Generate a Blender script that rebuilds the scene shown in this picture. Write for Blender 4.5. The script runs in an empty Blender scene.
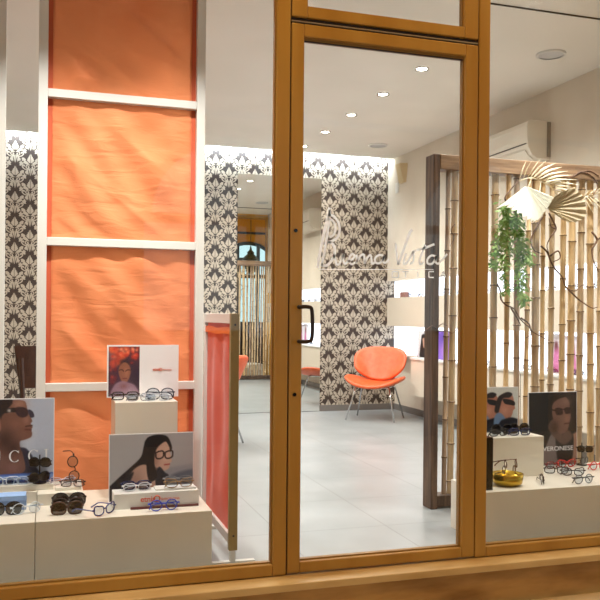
import bpy, bmesh, math, random
import numpy as np
from mathutils import Vector, Matrix
random.seed(7); np.random.seed(7)
PI = math.pi
S = bpy.context.scene
COL = S.collection

# ------------------------------------------------------------------ camera
F, TH, ROLL, H, PY = 800.0, math.radians(17.59), 0.009, 1.10, 316.0
cam_d = bpy.data.cameras.new('camera'); cam = bpy.data.objects.new('camera', cam_d); COL.objects.link(cam)
cam_d.sensor_width = 36; cam_d.lens = 36*F/600; cam_d.shift_y = (PY-300)/600
cam_d.clip_start = .05; cam_d.clip_end = 200
cam.matrix_world = Matrix.Translation((0, 0, H)) @ Matrix.Rotation(-TH, 4, 'Z') @ Matrix.Rotation(PI/2, 4, 'X') @ Matrix.Rotation(ROLL, 4, 'Z')
S.camera = cam

def ray(u, v):
    dx, dy = u-300, v-PY
    a = math.cos(ROLL)*dx+math.sin(ROLL)*dy; b = -math.sin(ROLL)*dx+math.cos(ROLL)*dy
    a /= F; b /= F
    return (math.sin(TH)+a*math.cos(TH), math.cos(TH)-a*math.sin(TH), -b)
def onY(u, v, Y):
    r = ray(u, v); t = Y/r[1]; return (r[0]*t, Y, H+r[2]*t)
def onZ(u, v, Z):
    r = ray(u, v); t = (Z-H)/r[2]; return (r[0]*t, r[1]*t, Z)
def onX(u, v, X):
    r = ray(u, v); t = X/r[0]; return (X, r[1]*t, H+r[2]*t)
def XU(u, Y): return onY(u, PY, Y)[0]

# ------------------------------------------------------------------ materials
def lin(c):
    return tuple((x/255/12.92 if x/255 <= .04045 else ((x/255+.055)/1.055)**2.4) for x in c)
MATS = {}
def mat(name, color=(200, 200, 200), rough=.5, metal=0, spec=.5, emit=None, estr=0, coat=0, alpha=None):
    if name in MATS: return MATS[name]
    m = bpy.data.materials.new(name); m.use_nodes = True
    b = m.node_tree.nodes['Principled BSDF']
    b.inputs['Base Color'].default_value = (*lin(color), 1)
    b.inputs['Roughness'].default_value = rough; b.inputs['Metallic'].default_value = metal
    b.inputs['Specular IOR Level'].default_value = spec
    b.inputs['Coat Weight'].default_value = coat
    if emit: 
        b.inputs['Emission Color'].default_value = (*lin(emit), 1); b.inputs['Emission Strength'].default_value = estr
    MATS[name] = m
    return m
def nt(m): return m.node_tree.nodes, m.node_tree.links, m.node_tree.nodes['Principled BSDF']
def vary(m, c1, c2, scale=8, stretch=(1, 1, 1), detail=4, bump=0, lo=.35, hi=.65, bscale=None):
    n, l, b = nt(m)
    tc = n.new('ShaderNodeTexCoord'); mp = n.new('ShaderNodeMapping'); mp.inputs['Scale'].default_value = stretch
    no = n.new('ShaderNodeTexNoise'); no.inputs['Scale'].default_value = scale; no.inputs['Detail'].default_value = detail
    r = n.new('ShaderNodeValToRGB'); r.color_ramp.elements[0].position = lo; r.color_ramp.elements[1].position = hi
    r.color_ramp.elements[0].color = (*lin(c1), 1); r.color_ramp.elements[1].color = (*lin(c2), 1)
    l.new(tc.outputs['Object'], mp.inputs[0]); l.new(mp.outputs[0], no.inputs['Vector']); l.new(no.outputs['Fac'], r.inputs[0]); l.new(r.outputs[0], b.inputs['Base Color'])
    if bump:
        bp = n.new('ShaderNodeBump'); bp.inputs['Strength'].default_value = bump; bp.inputs['Distance'].default_value = .01
        l.new(no.outputs['Fac'], bp.inputs['Height']); l.new(bp.outputs[0], b.inputs['Normal'])
    return m

M_wall = vary(mat('beige_plaster', (214, 203, 186), .8), (210, 199, 182), (218, 208, 192), 3)
M_ceil = vary(mat('ceiling_paint', (234, 229, 218), .85), (231, 226, 215), (236, 231, 221), 2)
M_white = mat('white_lacquer', (216, 215, 211), .35)
M_plinth = vary(mat('plinth_laminate', (222, 216, 202), .3), (219, 213, 199), (224, 218, 205), 5)
M_counter = mat('cabinet_laminate', (214, 203, 186), .4)
M_frame = vary(mat('golden_brown_frame', (178, 134, 60), .38), (170, 124, 50), (186, 142, 66), 6, (1, 1, .15))
M_frame_in = mat('frame_gasket', (40, 26, 16), .6); M_bead = mat('glazing_bead', (150, 112, 52), .5)
M_chrome = mat('chrome', (205, 205, 205), .12, 1)
M_bronze = mat('dark_bronze', (58, 46, 38), .35, .6)
M_base = mat('grey_skirting', (112, 108, 104), .5)
M_mirror = mat('mirror_silver', (236, 238, 236), .0, 1)
M_paper_bg = mat('wallpaper_dark', (54, 43, 38), .6)
M_paper_fg = mat('wallpaper_cream', (184, 173, 156), .5)
M_post = vary(mat('weathered_brown_wood', (80, 60, 48), .6), (58, 42, 34), (104, 82, 66), 14, (3, 3, .25), bump=.2)
M_beam = vary(mat('pale_brown_beam', (140, 112, 86), .6), (118, 92, 70), (158, 130, 102), 14, (.25, 3, 3), bump=.2)
M_rubber = mat('black_rubber', (16, 16, 17), .5)
M_black = mat('glossy_black', (12, 12, 13), .18)
M_glossw = mat('card_white', (236, 236, 240), .45)
M_gold = mat('brushed_gold', (188, 154, 52), .25, .9)
M_orange_leather = vary(mat('orange_leather', (222, 96, 50), .4), (216, 90, 46), (226, 102, 56), 20)
M_darkwood = vary(mat('dark_wenge_wood', (50, 32, 28), .4), (40, 25, 22), (60, 40, 34), 10, (3, 3, .4))
M_acw = mat('air_conditioner_plastic', (232, 226, 212), .4)
M_dark_slot = mat('dark_slot', (50, 48, 46), .6)
M_twig = vary(mat('curly_twig', (92, 68, 56), .7), (70, 50, 42), (136, 104, 82), 20)
M_leaf = vary(mat('fern_green', (120, 164, 74), .5), (92, 140, 56), (170, 202, 120), 18)
M_palm_white = mat('bleached_palm', (238, 238, 228), .7)
M_palm_beige = vary(mat('dried_palm', (190, 178, 150), .7), (180, 166, 136), (202, 190, 162), 8)
M_palm_cream = mat('cream_palm_blade', (232, 220, 190), .7)
M_vinyl = mat('frosted_vinyl', (236, 240, 242), .6)
M_step = None
M_alum = mat('brushed_aluminium', (190, 188, 182), .3, .8)
M_led = mat('led_strip', (255, 255, 255), .5, emit=(225, 240, 255), estr=34)
M_lamp = mat('lamp_lens', (255, 255, 255), .5, emit=(255, 246, 230), estr=14)
M_panel = mat('backlit_panel', (240, 244, 250), .5, emit=(222, 234, 255), estr=1.2)
M_grille = mat('speaker_grille', (196, 196, 196), .6)
M_ylamp = mat('warm_lamp', (255, 220, 150), .5, emit=(255, 212, 138), estr=58)

def fabric(name, c1, c2, transl=.35, bump=.5):
    m = mat(name, c1, .75); n, l, b = nt(m)
    vary(m, c1, c2, 3)
    b.inputs['Sheen Weight'].default_value = .25
    tc = n.new('ShaderNodeTexCoord'); mp = n.new('ShaderNodeMapping'); mp.inputs['Rotation'].default_value = (0, .75, 0); mp.inputs['Scale'].default_value = (3.2, 3, 14)
    wn = n.new('ShaderNodeTexNoise'); wn.inputs['Scale'].default_value = 1.3; wn.inputs['Detail'].default_value = 3; wn.inputs['Distortion'].default_value = .6
    bp = n.new('ShaderNodeBump'); bp.inputs['Strength'].default_value = bump; bp.inputs['Distance'].default_value = .02
    l.new(tc.outputs['Object'], mp.inputs[0]); l.new(mp.outputs[0], wn.inputs['Vector']); l.new(wn.outputs['Fac'], bp.inputs['Height']); l.new(bp.outputs[0], b.inputs['Normal'])
    out = n['Material Output']; tr = n.new('ShaderNodeBsdfTranslucent'); tr.inputs[0].default_value = (*lin(c2), 1)
    mx = n.new('ShaderNodeMixShader'); mx.inputs[0].default_value = transl
    l.new(b.outputs[0], mx.inputs[1]); l.new(tr.outputs[0], mx.inputs[2]); l.new(mx.outputs[0], out.inputs[0])
    return m
M_fab_orange = fabric('orange_satin', (218, 122, 72), (226, 140, 92), .3)
M_fab_red = fabric('coral_satin', (194, 58, 28), (208, 72, 36), .3, .12)
M_fab_hem = mat('orange_hem', (226, 110, 40), .6)
M_fab_strip = mat('orange_side_strip', (190, 84, 50), .75)

def frost(m):
    n, l, b = nt(m); t = n.new('ShaderNodeBsdfTranslucent'); t.inputs[0].default_value = (.9, .92, .94, 1); x = n.new('ShaderNodeMixShader'); x.inputs[0].default_value = .7
    l.new(b.outputs[0], x.inputs[1]); l.new(t.outputs[0], x.inputs[2]); l.new(x.outputs[0], n['Material Output'].inputs[0])
frost(M_vinyl)
def glass(name, tint=(255, 255, 255), refl=1.0):
    m = bpy.data.materials.new(name); m.use_nodes = True; n = m.node_tree.nodes; l = m.node_tree.links
    n.remove(n['Principled BSDF'])
    t = n.new('ShaderNodeBsdfTransparent'); t.inputs[0].default_value = (*lin(tint), 1)
    g = n.new('ShaderNodeBsdfGlossy'); g.inputs['Roughness'].default_value = .0
    f = n.new('ShaderNodeFresnel'); f.inputs[0].default_value = 1.45
    mm = n.new('ShaderNodeMath'); mm.operation = 'MULTIPLY'; mm.inputs[1].default_value = refl
    mx = n.new('ShaderNodeMixShader'); l.new(f.outputs[0], mm.inputs[0]); l.new(mm.outputs[0], mx.inputs[0])
    l.new(t.outputs[0], mx.inputs[1]); l.new(g.outputs[0], mx.inputs[2]); l.new(mx.outputs[0], n['Material Output'].inputs[0])
    MATS[name] = m; return m
M_glass = glass('window_glass', (252, 253, 252), .5)
M_lens = glass('clear_lens', (236, 240, 244))
M_lens_dark = glass('smoked_lens', (150, 142, 136), 2)

# floor tiles
def tile_mat(name, base1, base2, joint, sx, sy, ox, oy, rough, jw=.004):
    m = mat(name, base1, rough); n, l, b = nt(m)
    tc = n.new('ShaderNodeNewGeometry'); sep = n.new('ShaderNodeSeparateXYZ'); l.new(tc.outputs['Position'], sep.inputs[0])
    outs = []
    for ax, s, o in (('X', sx, ox), ('Y', sy, oy)):
        a = n.new('ShaderNodeMath'); a.operation = 'SUBTRACT'; a.inputs[1].default_value = o - 50*s; l.new(sep.outputs[ax], a.inputs[0])
        d = n.new('ShaderNodeMath'); d.operation = 'MODULO'; d.inputs[1].default_value = s; l.new(a.outputs[0], d.inputs[0])
        c = n.new('ShaderNodeMath'); c.operation = 'LESS_THAN'; c.inputs[1].default_value = jw; l.new(d.outputs[0], c.inputs[0]); outs.append(c)
    mx = n.new('ShaderNodeMath'); mx.operation = 'MAXIMUM'; l.new(outs[0].outputs[0], mx.inputs[0]); l.new(outs[1].outputs[0], mx.inputs[1])
    no = n.new('ShaderNodeTexNoise'); no.inputs['Scale'].default_value = 2.2; no.inputs['Detail'].default_value = 6
    l.new(tc.outputs['Position'], no.inputs['Vector'])
    r = n.new('ShaderNodeValToRGB'); r.color_ramp.elements[0].position = .3; r.color_ramp.elements[1].position = .7
    r.color_ramp.elements[0].color = (*lin(base1), 1); r.color_ramp.elements[1].color = (*lin(base2), 1); l.new(no.outputs['Fac'], r.inputs[0])
    mc = n.new('ShaderNodeMix'); mc.data_type = 'RGBA'; l.new(mx.outputs[0], mc.inputs[0]); l.new(r.outputs[0], mc.inputs[6]); mc.inputs[7].default_value = (*lin(joint), 1)
    l.new(mc.outputs[2], b.inputs['Base Color'])
    return m
M_floor = tile_mat('grey_porcelain_tile', (138, 143, 145), (156, 160, 162), (102, 104, 104), .582, .62, 1.712, 3.88, .3)
M_pave = tile_mat('street_paving', (192, 168, 130), (208, 186, 150), (120, 104, 80), .4, .4, .1, .05, .7, .008)
M_step = vary(mat('golden_marble', (204, 170, 112), .4), (186, 148, 90), (220, 190, 136), 5, (.6, 2, 2), 8, lo=.3, hi=.7)
M_yellow = vary(mat('ochre_plaster', (214, 160, 50), .85), (204, 148, 40), (222, 170, 62), 2)
M_arch_dark = mat('dark_iron_frame', (44, 48, 52), .5)
M_lantern = mat('verdigris_lantern', (54, 66, 60), .5, .4)

# bamboo
def bamboo(i, c1, c2):
    return vary(mat('bamboo_%d' % i, c1, .5), c1, c2, 9, (6, 6, .5), 5, bump=.08)
M_bam = [bamboo(0, (164, 138, 106), (206, 182, 146)), bamboo(1, (186, 152, 106), (218, 188, 142)), bamboo(2, (150, 138, 122), (196, 184, 168)), bamboo(3, (142, 118, 98), (186, 160, 132))]
M_node = mat('bamboo_node', (96, 72, 50), .7)

# ------------------------------------------------------------------ mesh building
class MB:
    def __init__(s): s.v = []; s.f = []; s.m = []
    def add(s, verts, faces, mi=0):
        o = len(s.v); s.v += [tuple(p) for p in verts]; s.f += [tuple(o+i for i in f) for f in faces]; s.m += [mi]*len(faces); return s
    def box(s, x0, x1, y0, y1, z0, z1, mi=0):
        return s.add([(x0,y0,z0),(x1,y0,z0),(x1,y1,z0),(x0,y1,z0),(x0,y0,z1),(x1,y0,z1),(x1,y1,z1),(x0,y1,z1)],
                     [(0,3,2,1),(4,5,6,7),(0,1,5,4),(1,2,6,5),(2,3,7,6),(3,0,4,7)], mi)
    def tube(s, pts, r, seg=8, mi=0, closed=False, cap=True, flat=1.0):
        pts = [Vector(p) for p in pts]; n = len(pts)
        rs = r if isinstance(r, (list, tuple)) else [r]*n
        vs = []; up = None
        for i, p in enumerate(pts):
            if closed: t = (pts[(i+1) % n]-pts[i-1])
            else: t = pts[min(i+1, n-1)]-pts[max(i-1, 0)]
            t.normalize()
            if up is None:
                up = t.orthogonal().normalized()
            a = (up-t*up.dot(t))
            if a.length < 1e-5: a = t.orthogonal()
            a.normalize(); up = a; b = t.cross(a)
            for k in range(seg):
                q = 2*PI*k/seg; vs.append(p+(a*math.cos(q)+b*math.sin(q)*flat)*rs[i])
        fs = []
        for i in range(n if closed else n-1):
            j = (i+1) % n
            for k in range(seg):
                k2 = (k+1) % seg; fs.append((i*seg+k, i*seg+k2, j*seg+k2, j*seg+k))
        if cap and not closed: fs += [tuple(range(seg))[::-1], tuple((n-1)*seg+k for k in range(seg))]
        return s.add(vs, fs, mi)
    def lathe(s, prof, c=(0, 0, 0), seg=24, mi=0, axis='Z'):
        vs = []; n = len(prof)
        for (r, z) in prof:
            for k in range(seg):
                q = 2*PI*k/seg
                vs.append((c[0]+r*math.cos(q), c[1]+r*math.sin(q), c[2]+z))
        fs = [(i*seg+k, i*seg+(k+1) % seg, (i+1)*seg+(k+1) % seg, (i+1)*seg+k) for i in range(n-1) for k in range(seg)]
        return s.add(vs, fs, mi)
    def prism(s, poly, d, mi=0):       # poly: list of 3d points in a plane, d: extrusion vector
        n = len(poly); d = Vector(d)
        vs = [Vector(p) for p in poly]+[Vector(p)+d for p in poly]
        fs = [tuple(range(n))[::-1], tuple(range(n, 2*n))]+[(i, (i+1) % n, n+(i+1) % n, n+i) for i in range(n)]
        return s.add(vs, fs, mi)
    def grid(s, fn, nu, nv, mi=0):
        vs = [fn(i/nu, j/nv) for j in range(nv+1) for i in range(nu+1)]
        return s.add(vs, [(j*(nu+1)+i, j*(nu+1)+i+1, (j+1)*(nu+1)+i+1, (j+1)*(nu+1)+i) for j in range(nv) for i in range(nu)], mi)
    def mesh(s, name, mats, off=(0, 0, 0), smooth=False, fixn=True):
        me = bpy.data.meshes.new(name)
        me.from_pydata([(x-off[0], y-off[1], z-off[2]) for x, y, z in s.v], [], s.f)
        for m in (mats if isinstance(mats, (list, tuple)) else [mats]): me.materials.append(m)
        me.polygons.foreach_set('material_index', s.m)
        if fixn:
            bm = bmesh.new(); bm.from_mesh(me); bmesh.ops.recalc_face_normals(bm, faces=bm.faces); bm.to_mesh(me); bm.free()
        if smooth: me.polygons.foreach_set('use_smooth', [True]*len(me.polygons))
        me.update(); return me
def rootloc(o):
    v = Vector((0, 0, 0))
    while o: v += o.location; o = o.parent
    return v
def part(name, mb, mats, parent=None, smooth=False, bevel=0, local=False, solid=0, sub=0, autos=False):
    off = (0, 0, 0) if (local or not parent) else rootloc(parent)
    me = mb.mesh(name, mats, off, smooth or autos)
    o = bpy.data.objects.new(name, me); COL.objects.link(o)
    if parent: o.parent = parent
    if solid:
        q = o.modifiers.new('solid', 'SOLIDIFY'); q.thickness = solid; q.offset = 0
    if sub:
        q = o.modifiers.new('sub', 'SUBSURF'); q.levels = sub; q.render_levels = sub
    if bevel:
        q = o.modifiers.new('bevel', 'BEVEL'); q.width = bevel; q.segments = 2; q.limit_method = 'ANGLE'
    if autos:
        me.polygons.foreach_set('use_smooth', [True]*len(me.polygons))
        bm = bmesh.new(); bm.from_mesh(me)
        for e in bm.edges:
            if len(e.link_faces) == 2 and e.calc_face_angle(0) > .6: e.smooth = False
        bm.to_mesh(me); bm.free()
    return o
def tag(o, label=None, cat=None, group=None, kind=None):
    if label: o['label'] = label
    if cat: o['category'] = cat
    if group: o['group'] = group
    if kind: o['kind'] = kind
    return o
def thing(name, label, cat, loc=(0, 0, 0), rot=(0, 0, 0), group=None):
    o = bpy.data.objects.new(name, None); COL.objects.link(o); o.empty_display_size = .05
    o.location = loc; o.rotation_euler = rot
    return tag(o, label, cat, group)
def solo(name, mb, mats, label, cat, base=None, group=None, **k):
    """a thing that is one mesh, origin at its base"""
    if base is None:
        a = np.array(mb.v); base = ((a[:, 0].min()+a[:, 0].max())/2, (a[:, 1].min()+a[:, 1].max())/2, a[:, 2].min())
    mb.v = [(x-base[0], y-base[1], z-base[2]) for x, y, z in mb.v]
    o = part(name, mb, mats, None, **k); o.location = base
    return tag(o, label, cat, group)
def struct(name, mb, mats, parent=None, label=None, **k):
    o = part(name, mb, mats, parent, **k)
    if not parent: o['kind'] = 'structure'
    if label: o['label'] = label
    return o

def spline(pts, n=8, closed=False):
    pts = [np.array(p, float) for p in pts]; N = len(pts); out = []
    for i in range(N if closed else N-1):
        p1, p2 = pts[i], pts[(i+1) % N]
        p0 = pts[i-1] if (closed or i > 0) else 2*p1-p2
        p3 = pts[(i+2) % N] if (closed or i+2 < N) else 2*p2-p1
        for k in range(n):
            t = k/n
            out.append(.5*((2*p1)+(-p0+p2)*t+(2*p0-5*p1+4*p2-p3)*t*t+(-p0+3*p1-3*p2+p3)*t**3))
    if not closed: out.append(pts[-1])
    return [tuple(p) for p in out]

# ================================================================== SETTING
YF, YB, XR, XW, XL, ZC = 3.25, 8.76, 3.97, 3.863, -1.6, 2.95
struct('floor', MB().box(XL, XR+.1, YF+.06, YB+.1, -.15, 0), M_floor, label='large pale grey porcelain floor tiles inside the shop')
c = MB(); c.box(XL, XR+.1, YF, 8.60, ZC, ZC+.12); c.box(XL, XR+.1, YF, YB+.1, ZC+.2, ZC+.3)
ceil = struct('ceiling', c, M_ceil, label='plain off white ceiling with a lit gap along the back wall')
led = part('led_strip', MB().box(XL+.05, XR-.15, 8.601, 8.615, ZC+.03, ZC+.085), M_led, ceil); led['label'] = 'bright white light strip washing the patterned wall'
struct('wall_left', MB().box(XL-.1, XL, YF, YB+.1, -.15, ZC+.3), M_wall)
wr = MB(); wr.box(XR, XR+.1, YF, YB+.1, -.15, ZC+.3); wr.box(XW, XR, YF+.06, YB, 1.522, ZC)
struct('wall_right', wr, M_wall, label='plain beige side wall above the lit shelves')
wb = struct('wall_back', MB().box(XL-.1, XR+.1, YB, YB+.1, -.15, ZC+.3), M_paper_bg, label='back wall papered in dark brown and cream damask')
MX0, MX1, MZ = XU(236.5, YB), XU(320, YB), 2.69
# damask ornament: cream motifs printed on the dark paper
def band(pts, w0, w1):
    pts = spline(pts, 4); n = len(pts); L = []; R = []
    for i, p in enumerate(pts):
        a = np.array(pts[max(i-1, 0)]); b = np.array(pts[min(i+1, n-1)]); t = b-a; t = t/(np.linalg.norm(t)+1e-9)
        w = (w0+(w1-w0)*i/(n-1))/2; nn = np.array((-t[1], t[0])); L.append(np.array(p)+nn*w); R.append(np.array(p)-nn*w)
    return L, R
def motif(mb, cx, cz, y, kx=1, kz=1):
    def poly(p):
        mb.add([(cx+a*kx, y, cz+b*kz) for a, b in p], [tuple(range(len(p)))])
    def strip(pts, w0, w1):
        for s in (1, -1):
            L, R = band([(s*a, b) for a, b in pts], w0, w1)
            n = len(L); mb.add([(cx+p[0]*kx, y, cz+p[1]*kz) for p in L+R], [(i, i+1, n+i+1, n+i) for i in range(n-1)])
    for h in (1, -1):
        m_ = lambda p: poly([(h*a, b) for a, b in p])
        m_([(.0025, .020), (.012, .022), (.034, .044), (.040, .058), (.031, .061), (.033, .074), (.023, .078), (.023, .092), (.014, .096), (.010, .112), (.0025, .126)])   # fan, one half
        m_([(.016, .016), (.030, .030), (.048, .044), (.062, .062), (.064, .047), (.078, .050), (.070, .032), (.082, .026), (.064, .014), (.044, .004), (.026, .004)])
        m_([(.072, .016), (.090, .030), (.104, .046), (.108, .026), (.122, .022), (.112, .006), (.120, -.008), (.104, -.014), (.088, -.004)])
        m_([(.0025, -.034), (.013, -.042), (.019, -.056), (.016, -.070), (.012, -.084), (.008, -.104), (.0015, -.128)])
        m_([(.022, -.052), (.036, -.058), (.054, -.074), (.060, -.096), (.048, -.092), (.044, -.110), (.032, -.098), (.024, -.118), (.019, -.094), (.024, -.074)])
        m_([(.066, -.066), (.084, -.060), (.104, -.072), (.116, -.090), (.104, -.092), (.096, -.108), (.086, -.094), (.072, -.104), (.070, -.084)])
    strip([(.006, .000), (.026, .000), (.044, -.010), (.046, -.030), (.032, -.040), (.018, -.034), (.020, -.020), (.030, -.020)], .009, .014)
    strip([(.014, -.046), (.044, -.054), (.070, -.042), (.086, -.022), (.080, -.006), (.066, -.008), (.066, -.020)], .010, .016)
wp = MB(); PX, PZ = .300, .262
k = 0
for i in range(-34, 30):
    x = 3.43+(i-12)*PX/2
    if x < XL+.1 or x > XR+.05: continue
    for j in range(12):
        z = .02+j*PZ+(PZ/2 if i % 2 else 0)
        if z < .0 or z > ZC+.12: continue
        if MX0+.09 < x < MX1-.09 and z < MZ-.1: continue
        motif(wp, x, z, YB-.001, .93, .92)
part('wallpaper_ornament', wp, M_paper_fg, wb)['label'] = 'cream damask flower ornament'
bb = MB(); bb.box(XL, MX0, YB-.015, YB, 0, .07); bb.box(MX1, XR, YB-.015, YB, 0, .07)
struct('baseboard_back', bb, M_base)
struct('baseboard_right', MB().box(XR-.015, XR, YF+.1, YB-.016, 0, .07), M_base)
# mirror
mr = solo('wall_mirror', MB().box(MX0, MX1, YB-.012, YB-.002, .004, MZ), M_mirror, 'tall frameless mirror standing between the patterned wallpaper strips', 'mirror')
# ceiling trim line
struct('trim_1', MB().box(XL, XR-.11, 4.144, 4.152, ZC-.008, ZC), M_black, label='thin black track along the ceiling above the window display')

# ---- facade frames
fx = lambda u: XU(u, YF)
xa, xb, xc, xd, xe, xf = fx(275), fx(288.3), fx(289.6), fx(476.2), fx(477.2), fx(488.2)
XLF, XRF, ZT = -1.5, 3.9, 2.93
def frame_ring(mb, x0, x1, z0, z1, wl, wr_, wb_, wt, y0, y1):
    mb.box(x0, x0+wl, y0, y1, z0, z1); mb.box(x1-wr_, x1, y0, y1, z0, z1)
    mb.box(x0+wl, x1-wr_, y0, y1, z0, z0+wb_); mb.box(x0+wl, x1-wr_, y0, y1, z1-wt, z1)
def win(name, x0, x1, z0, z1, wl, wr_, wb_, wt, label):
    m = MB(); frame_ring(m, x0, x1, z0, z1, wl, wr_, wb_, wt, YF, YF+.06)
    o = struct(name, m, M_frame, bevel=.005, label=label)
    part('glass_pane', MB().box(x0+wl-.008, x1-wr_+.008, YF+.028, YF+.034, z0+wb_-.008, z1-wt+.008), M_glass, o)
    g = MB(); gz = .006
    frame_ring(g, x0+wl, x1-wr_, z0+wb_, z1-wt, gz, gz, gz, gz, YF+.02, YF+.045)
    part('glazing_bead', g, M_bead, o)
    return o
win('window_1', XLF, xb, 0, ZT, .07, xb-xa, .05, .06, 'left shop window in golden brown frame')
win('window_2', xe, XRF, 0, ZT, xf-xe, .07, .046, .06, 'right shop window in golden brown frame')
win('window_3', xc, xd, 2.375, ZT, .07, .07, .05, .06, 'fixed pane above the glass door')
d = MB(); wls, wrs = fx(302)-xc, xd-fx(463.8)
frame_ring(d, xc, xd, .004, 2.347, wls, wrs, .047, .054, YF, YF+.055)
door = struct('door_1', d, M_frame, bevel=.005, label='golden brown framed glass shop door')
part('glass_pane', MB().box(xc+wls-.008, xd-wrs+.008, YF+.028, YF+.034, .045, 2.30), M_glass, door)
g = MB(); frame_ring(g, xc+wls, xd-wrs, .051, 2.293, .006, .006, .006, .012, YF+.02, YF+.045); part('glazing_bead', g, M_bead, door); part('gasket', MB().box(xc+wls+.006, xd-wrs-.006, YF+.018, YF+.027, 2.277, 2.281), M_frame_in, door)
YH = YF-.045
hp = [onY(299.5, 307, YF), onY(299.5, 307, YH), onY(308, 307, YH), onY(312, 311, YH), onY(312, 337, YH), onY(308, 341.5, YH), onY(299.5, 341.5, YH), onY(299.5, 341.5, YF)]
hd = MB().tube(spline(hp, 4), .0085, 10); part('handle', hd, M_bronze, door, smooth=True)['label'] = 'dark bronze bracket pull handle'
for (u, v) in ((295.5, 230.5), (294.2, 394.5)):
    p = onY(u, v, YF); lk = MB().tube([(p[0], YF+.002, p[2]), (p[0], YF-.006, p[2])], .008, 12); part('lock', lk, M_black, door)
# jamb gaps
tr = MB(); tr.box(xb, xc, YF+.012, YF+.06, 0, ZT); tr.box(xd, xe, YF+.012, YF+.06, 0, ZT); tr.box(xc, xd, YF+.014, YF+.058, 2.349, 2.3735)
struct('trim_2', tr, M_frame_in, label='dark gaps around the door leaf')
al = MB().box(xc, xd, YF+.004, YF+.013, 2.3535, 2.359); struct('trim_3', al, M_alum, label='thin bright metal strip over the door')
# shop front above and beside the glazing
wf = MB(); wf.box(-7, 9, YF-.02, YF+.06, ZT, 4.0); wf.box(-7, XLF, YF-.02, YF+.06, -.2, ZT); wf.box(XRF, 9, YF-.02, YF+.06, -.2, ZT)
struct('wall_front', wf, M_yellow)
M_riser = vary(mat('shaded_stained_marble', (176, 132, 72), .45), (140, 98, 46), (186, 142, 82), 4, (.7, 2, 3), 8, lo=.3, hi=.6)  # stains, plus a browner tone that paints in shade below the lit step top
struct('trim_6', MB().box(-7, 9, 3.16, YF+.07, -.19, -.036), M_riser, label='stained marble riser of the step, coloured browner for shade')
struct('trim_4', MB().box(-7, 9, 3.145, YF+.07, -.035, -.003), M_step, bevel=.004, label='golden marble step below the shopfront')
struct('pavement', MB().box(-9, 11, -3.5, 3.145, -.4, -.18), M_pave, label='stone paving of the arcade in front of the step')
# arcade opposite (seen in the mirror)
aw = MB(); AY0, AY1 = -1.4, -1.15
cs = [-4.3, -1.3, 1.7, 4.62, 7.6]; R, ZS = .82, 2.06
xprev = -9
for cx in cs:
    aw.box(xprev, cx-R, AY0, AY1, -.18, 4.0)
    arc = [(cx+R*math.cos(PI*k/20), AY0, ZS+R*math.sin(PI*k/20)) for k in range(21)]
    aw.prism([(cx-R, AY0, 4.0)]+arc[::-1]+[(cx+R, AY0, 4.0)], (0, AY1-AY0, 0)); xprev = cx+R
aw.box(xprev, 11, AY0, AY1, -.18, 4.0)
struct('wall_street', aw, M_yellow, label='ochre arcade wall with arches across from the shop')
struct('trim_5', MB().box(-9, 11, AY1, AY1+.05, 3.05, 3.10), M_arch_dark, label='dark moulding on the arcade wall')
struct('ceiling_arcade', MB().box(-9, 11, AY0, YF-.02, 4.0, 4.1), M_yellow)
for n, cx in enumerate(cs[2:4]):
    fm = MB()
    arc = [(cx+(R-.04)*math.cos(PI*k/24), AY0+.12, ZS+(R-.04)*math.sin(PI*k/24)) for k in range(25)]
    fm.tube(arc, .045, 6)
    fm.box(cx-R, cx+R, AY0+.08, AY0+.16, ZS-.06, ZS+.03); fm.box(cx+.22, cx+.29, AY0+.08, AY0+.16, 0.9, ZS+.75); fm.box(cx-.29, cx-.22, AY0+.08, AY0+.16, .9, ZS+.75)
    fm.box(cx-.29, cx+.29, AY0+.08, AY0+.16, ZS+.36, ZS+.43)
    fm.box(cx-R, cx+R, AY0+.08, AY0+.16, -.18, .95)
    struct('window_%d' % (4+n), fm, M_arch_dark, label='dark iron frame in an arcade arch')
# ceiling lamps of the arcade (warm)
for n, (x, y) in enumerate(((-2.2, 2.1), (.4, 2.1), (3.0, 2.1), (5.6, 2.1))):
    t = thing('arcade_lamp', 'round warm lamp under the arcade ceiling outside the shop', 'lamp', (x, y, 3.93), group='arcade ceiling lamps')
    part('housing', MB().lathe([(0, .07), (.17, .07), (.17, 0), (.15, -.01)], (x, y, 3.93), 20), M_arch_dark, t)
    part('diffuser', MB().lathe([(.15, 0), (.10, -.03), (0.001, -.04)], (x, y, 3.93), 20), M_ylamp, t, smooth=True)
# hanging lantern outside (only in the mirror)
lx, ly, lz = 4.02, 1.4, 1.95
t = thing('street_lantern', 'dark hanging lantern with pointed cap under the arcade', 'lantern', (lx, ly, lz))
b = MB(); b.lathe([(0.001, .0), (.05, .02), (.10, .06), (.16, .30), (.18, .32), (.12, .38), (.07, .42), (.075, .46), (.03, .50), (.012, .58)], (lx, ly, lz), 6); part('body', b, M_lantern, t)
part('chain', MB().tube([(lx, ly, lz+.57), (lx, ly, 4.0)], .008, 6), M_lantern, t)

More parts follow.
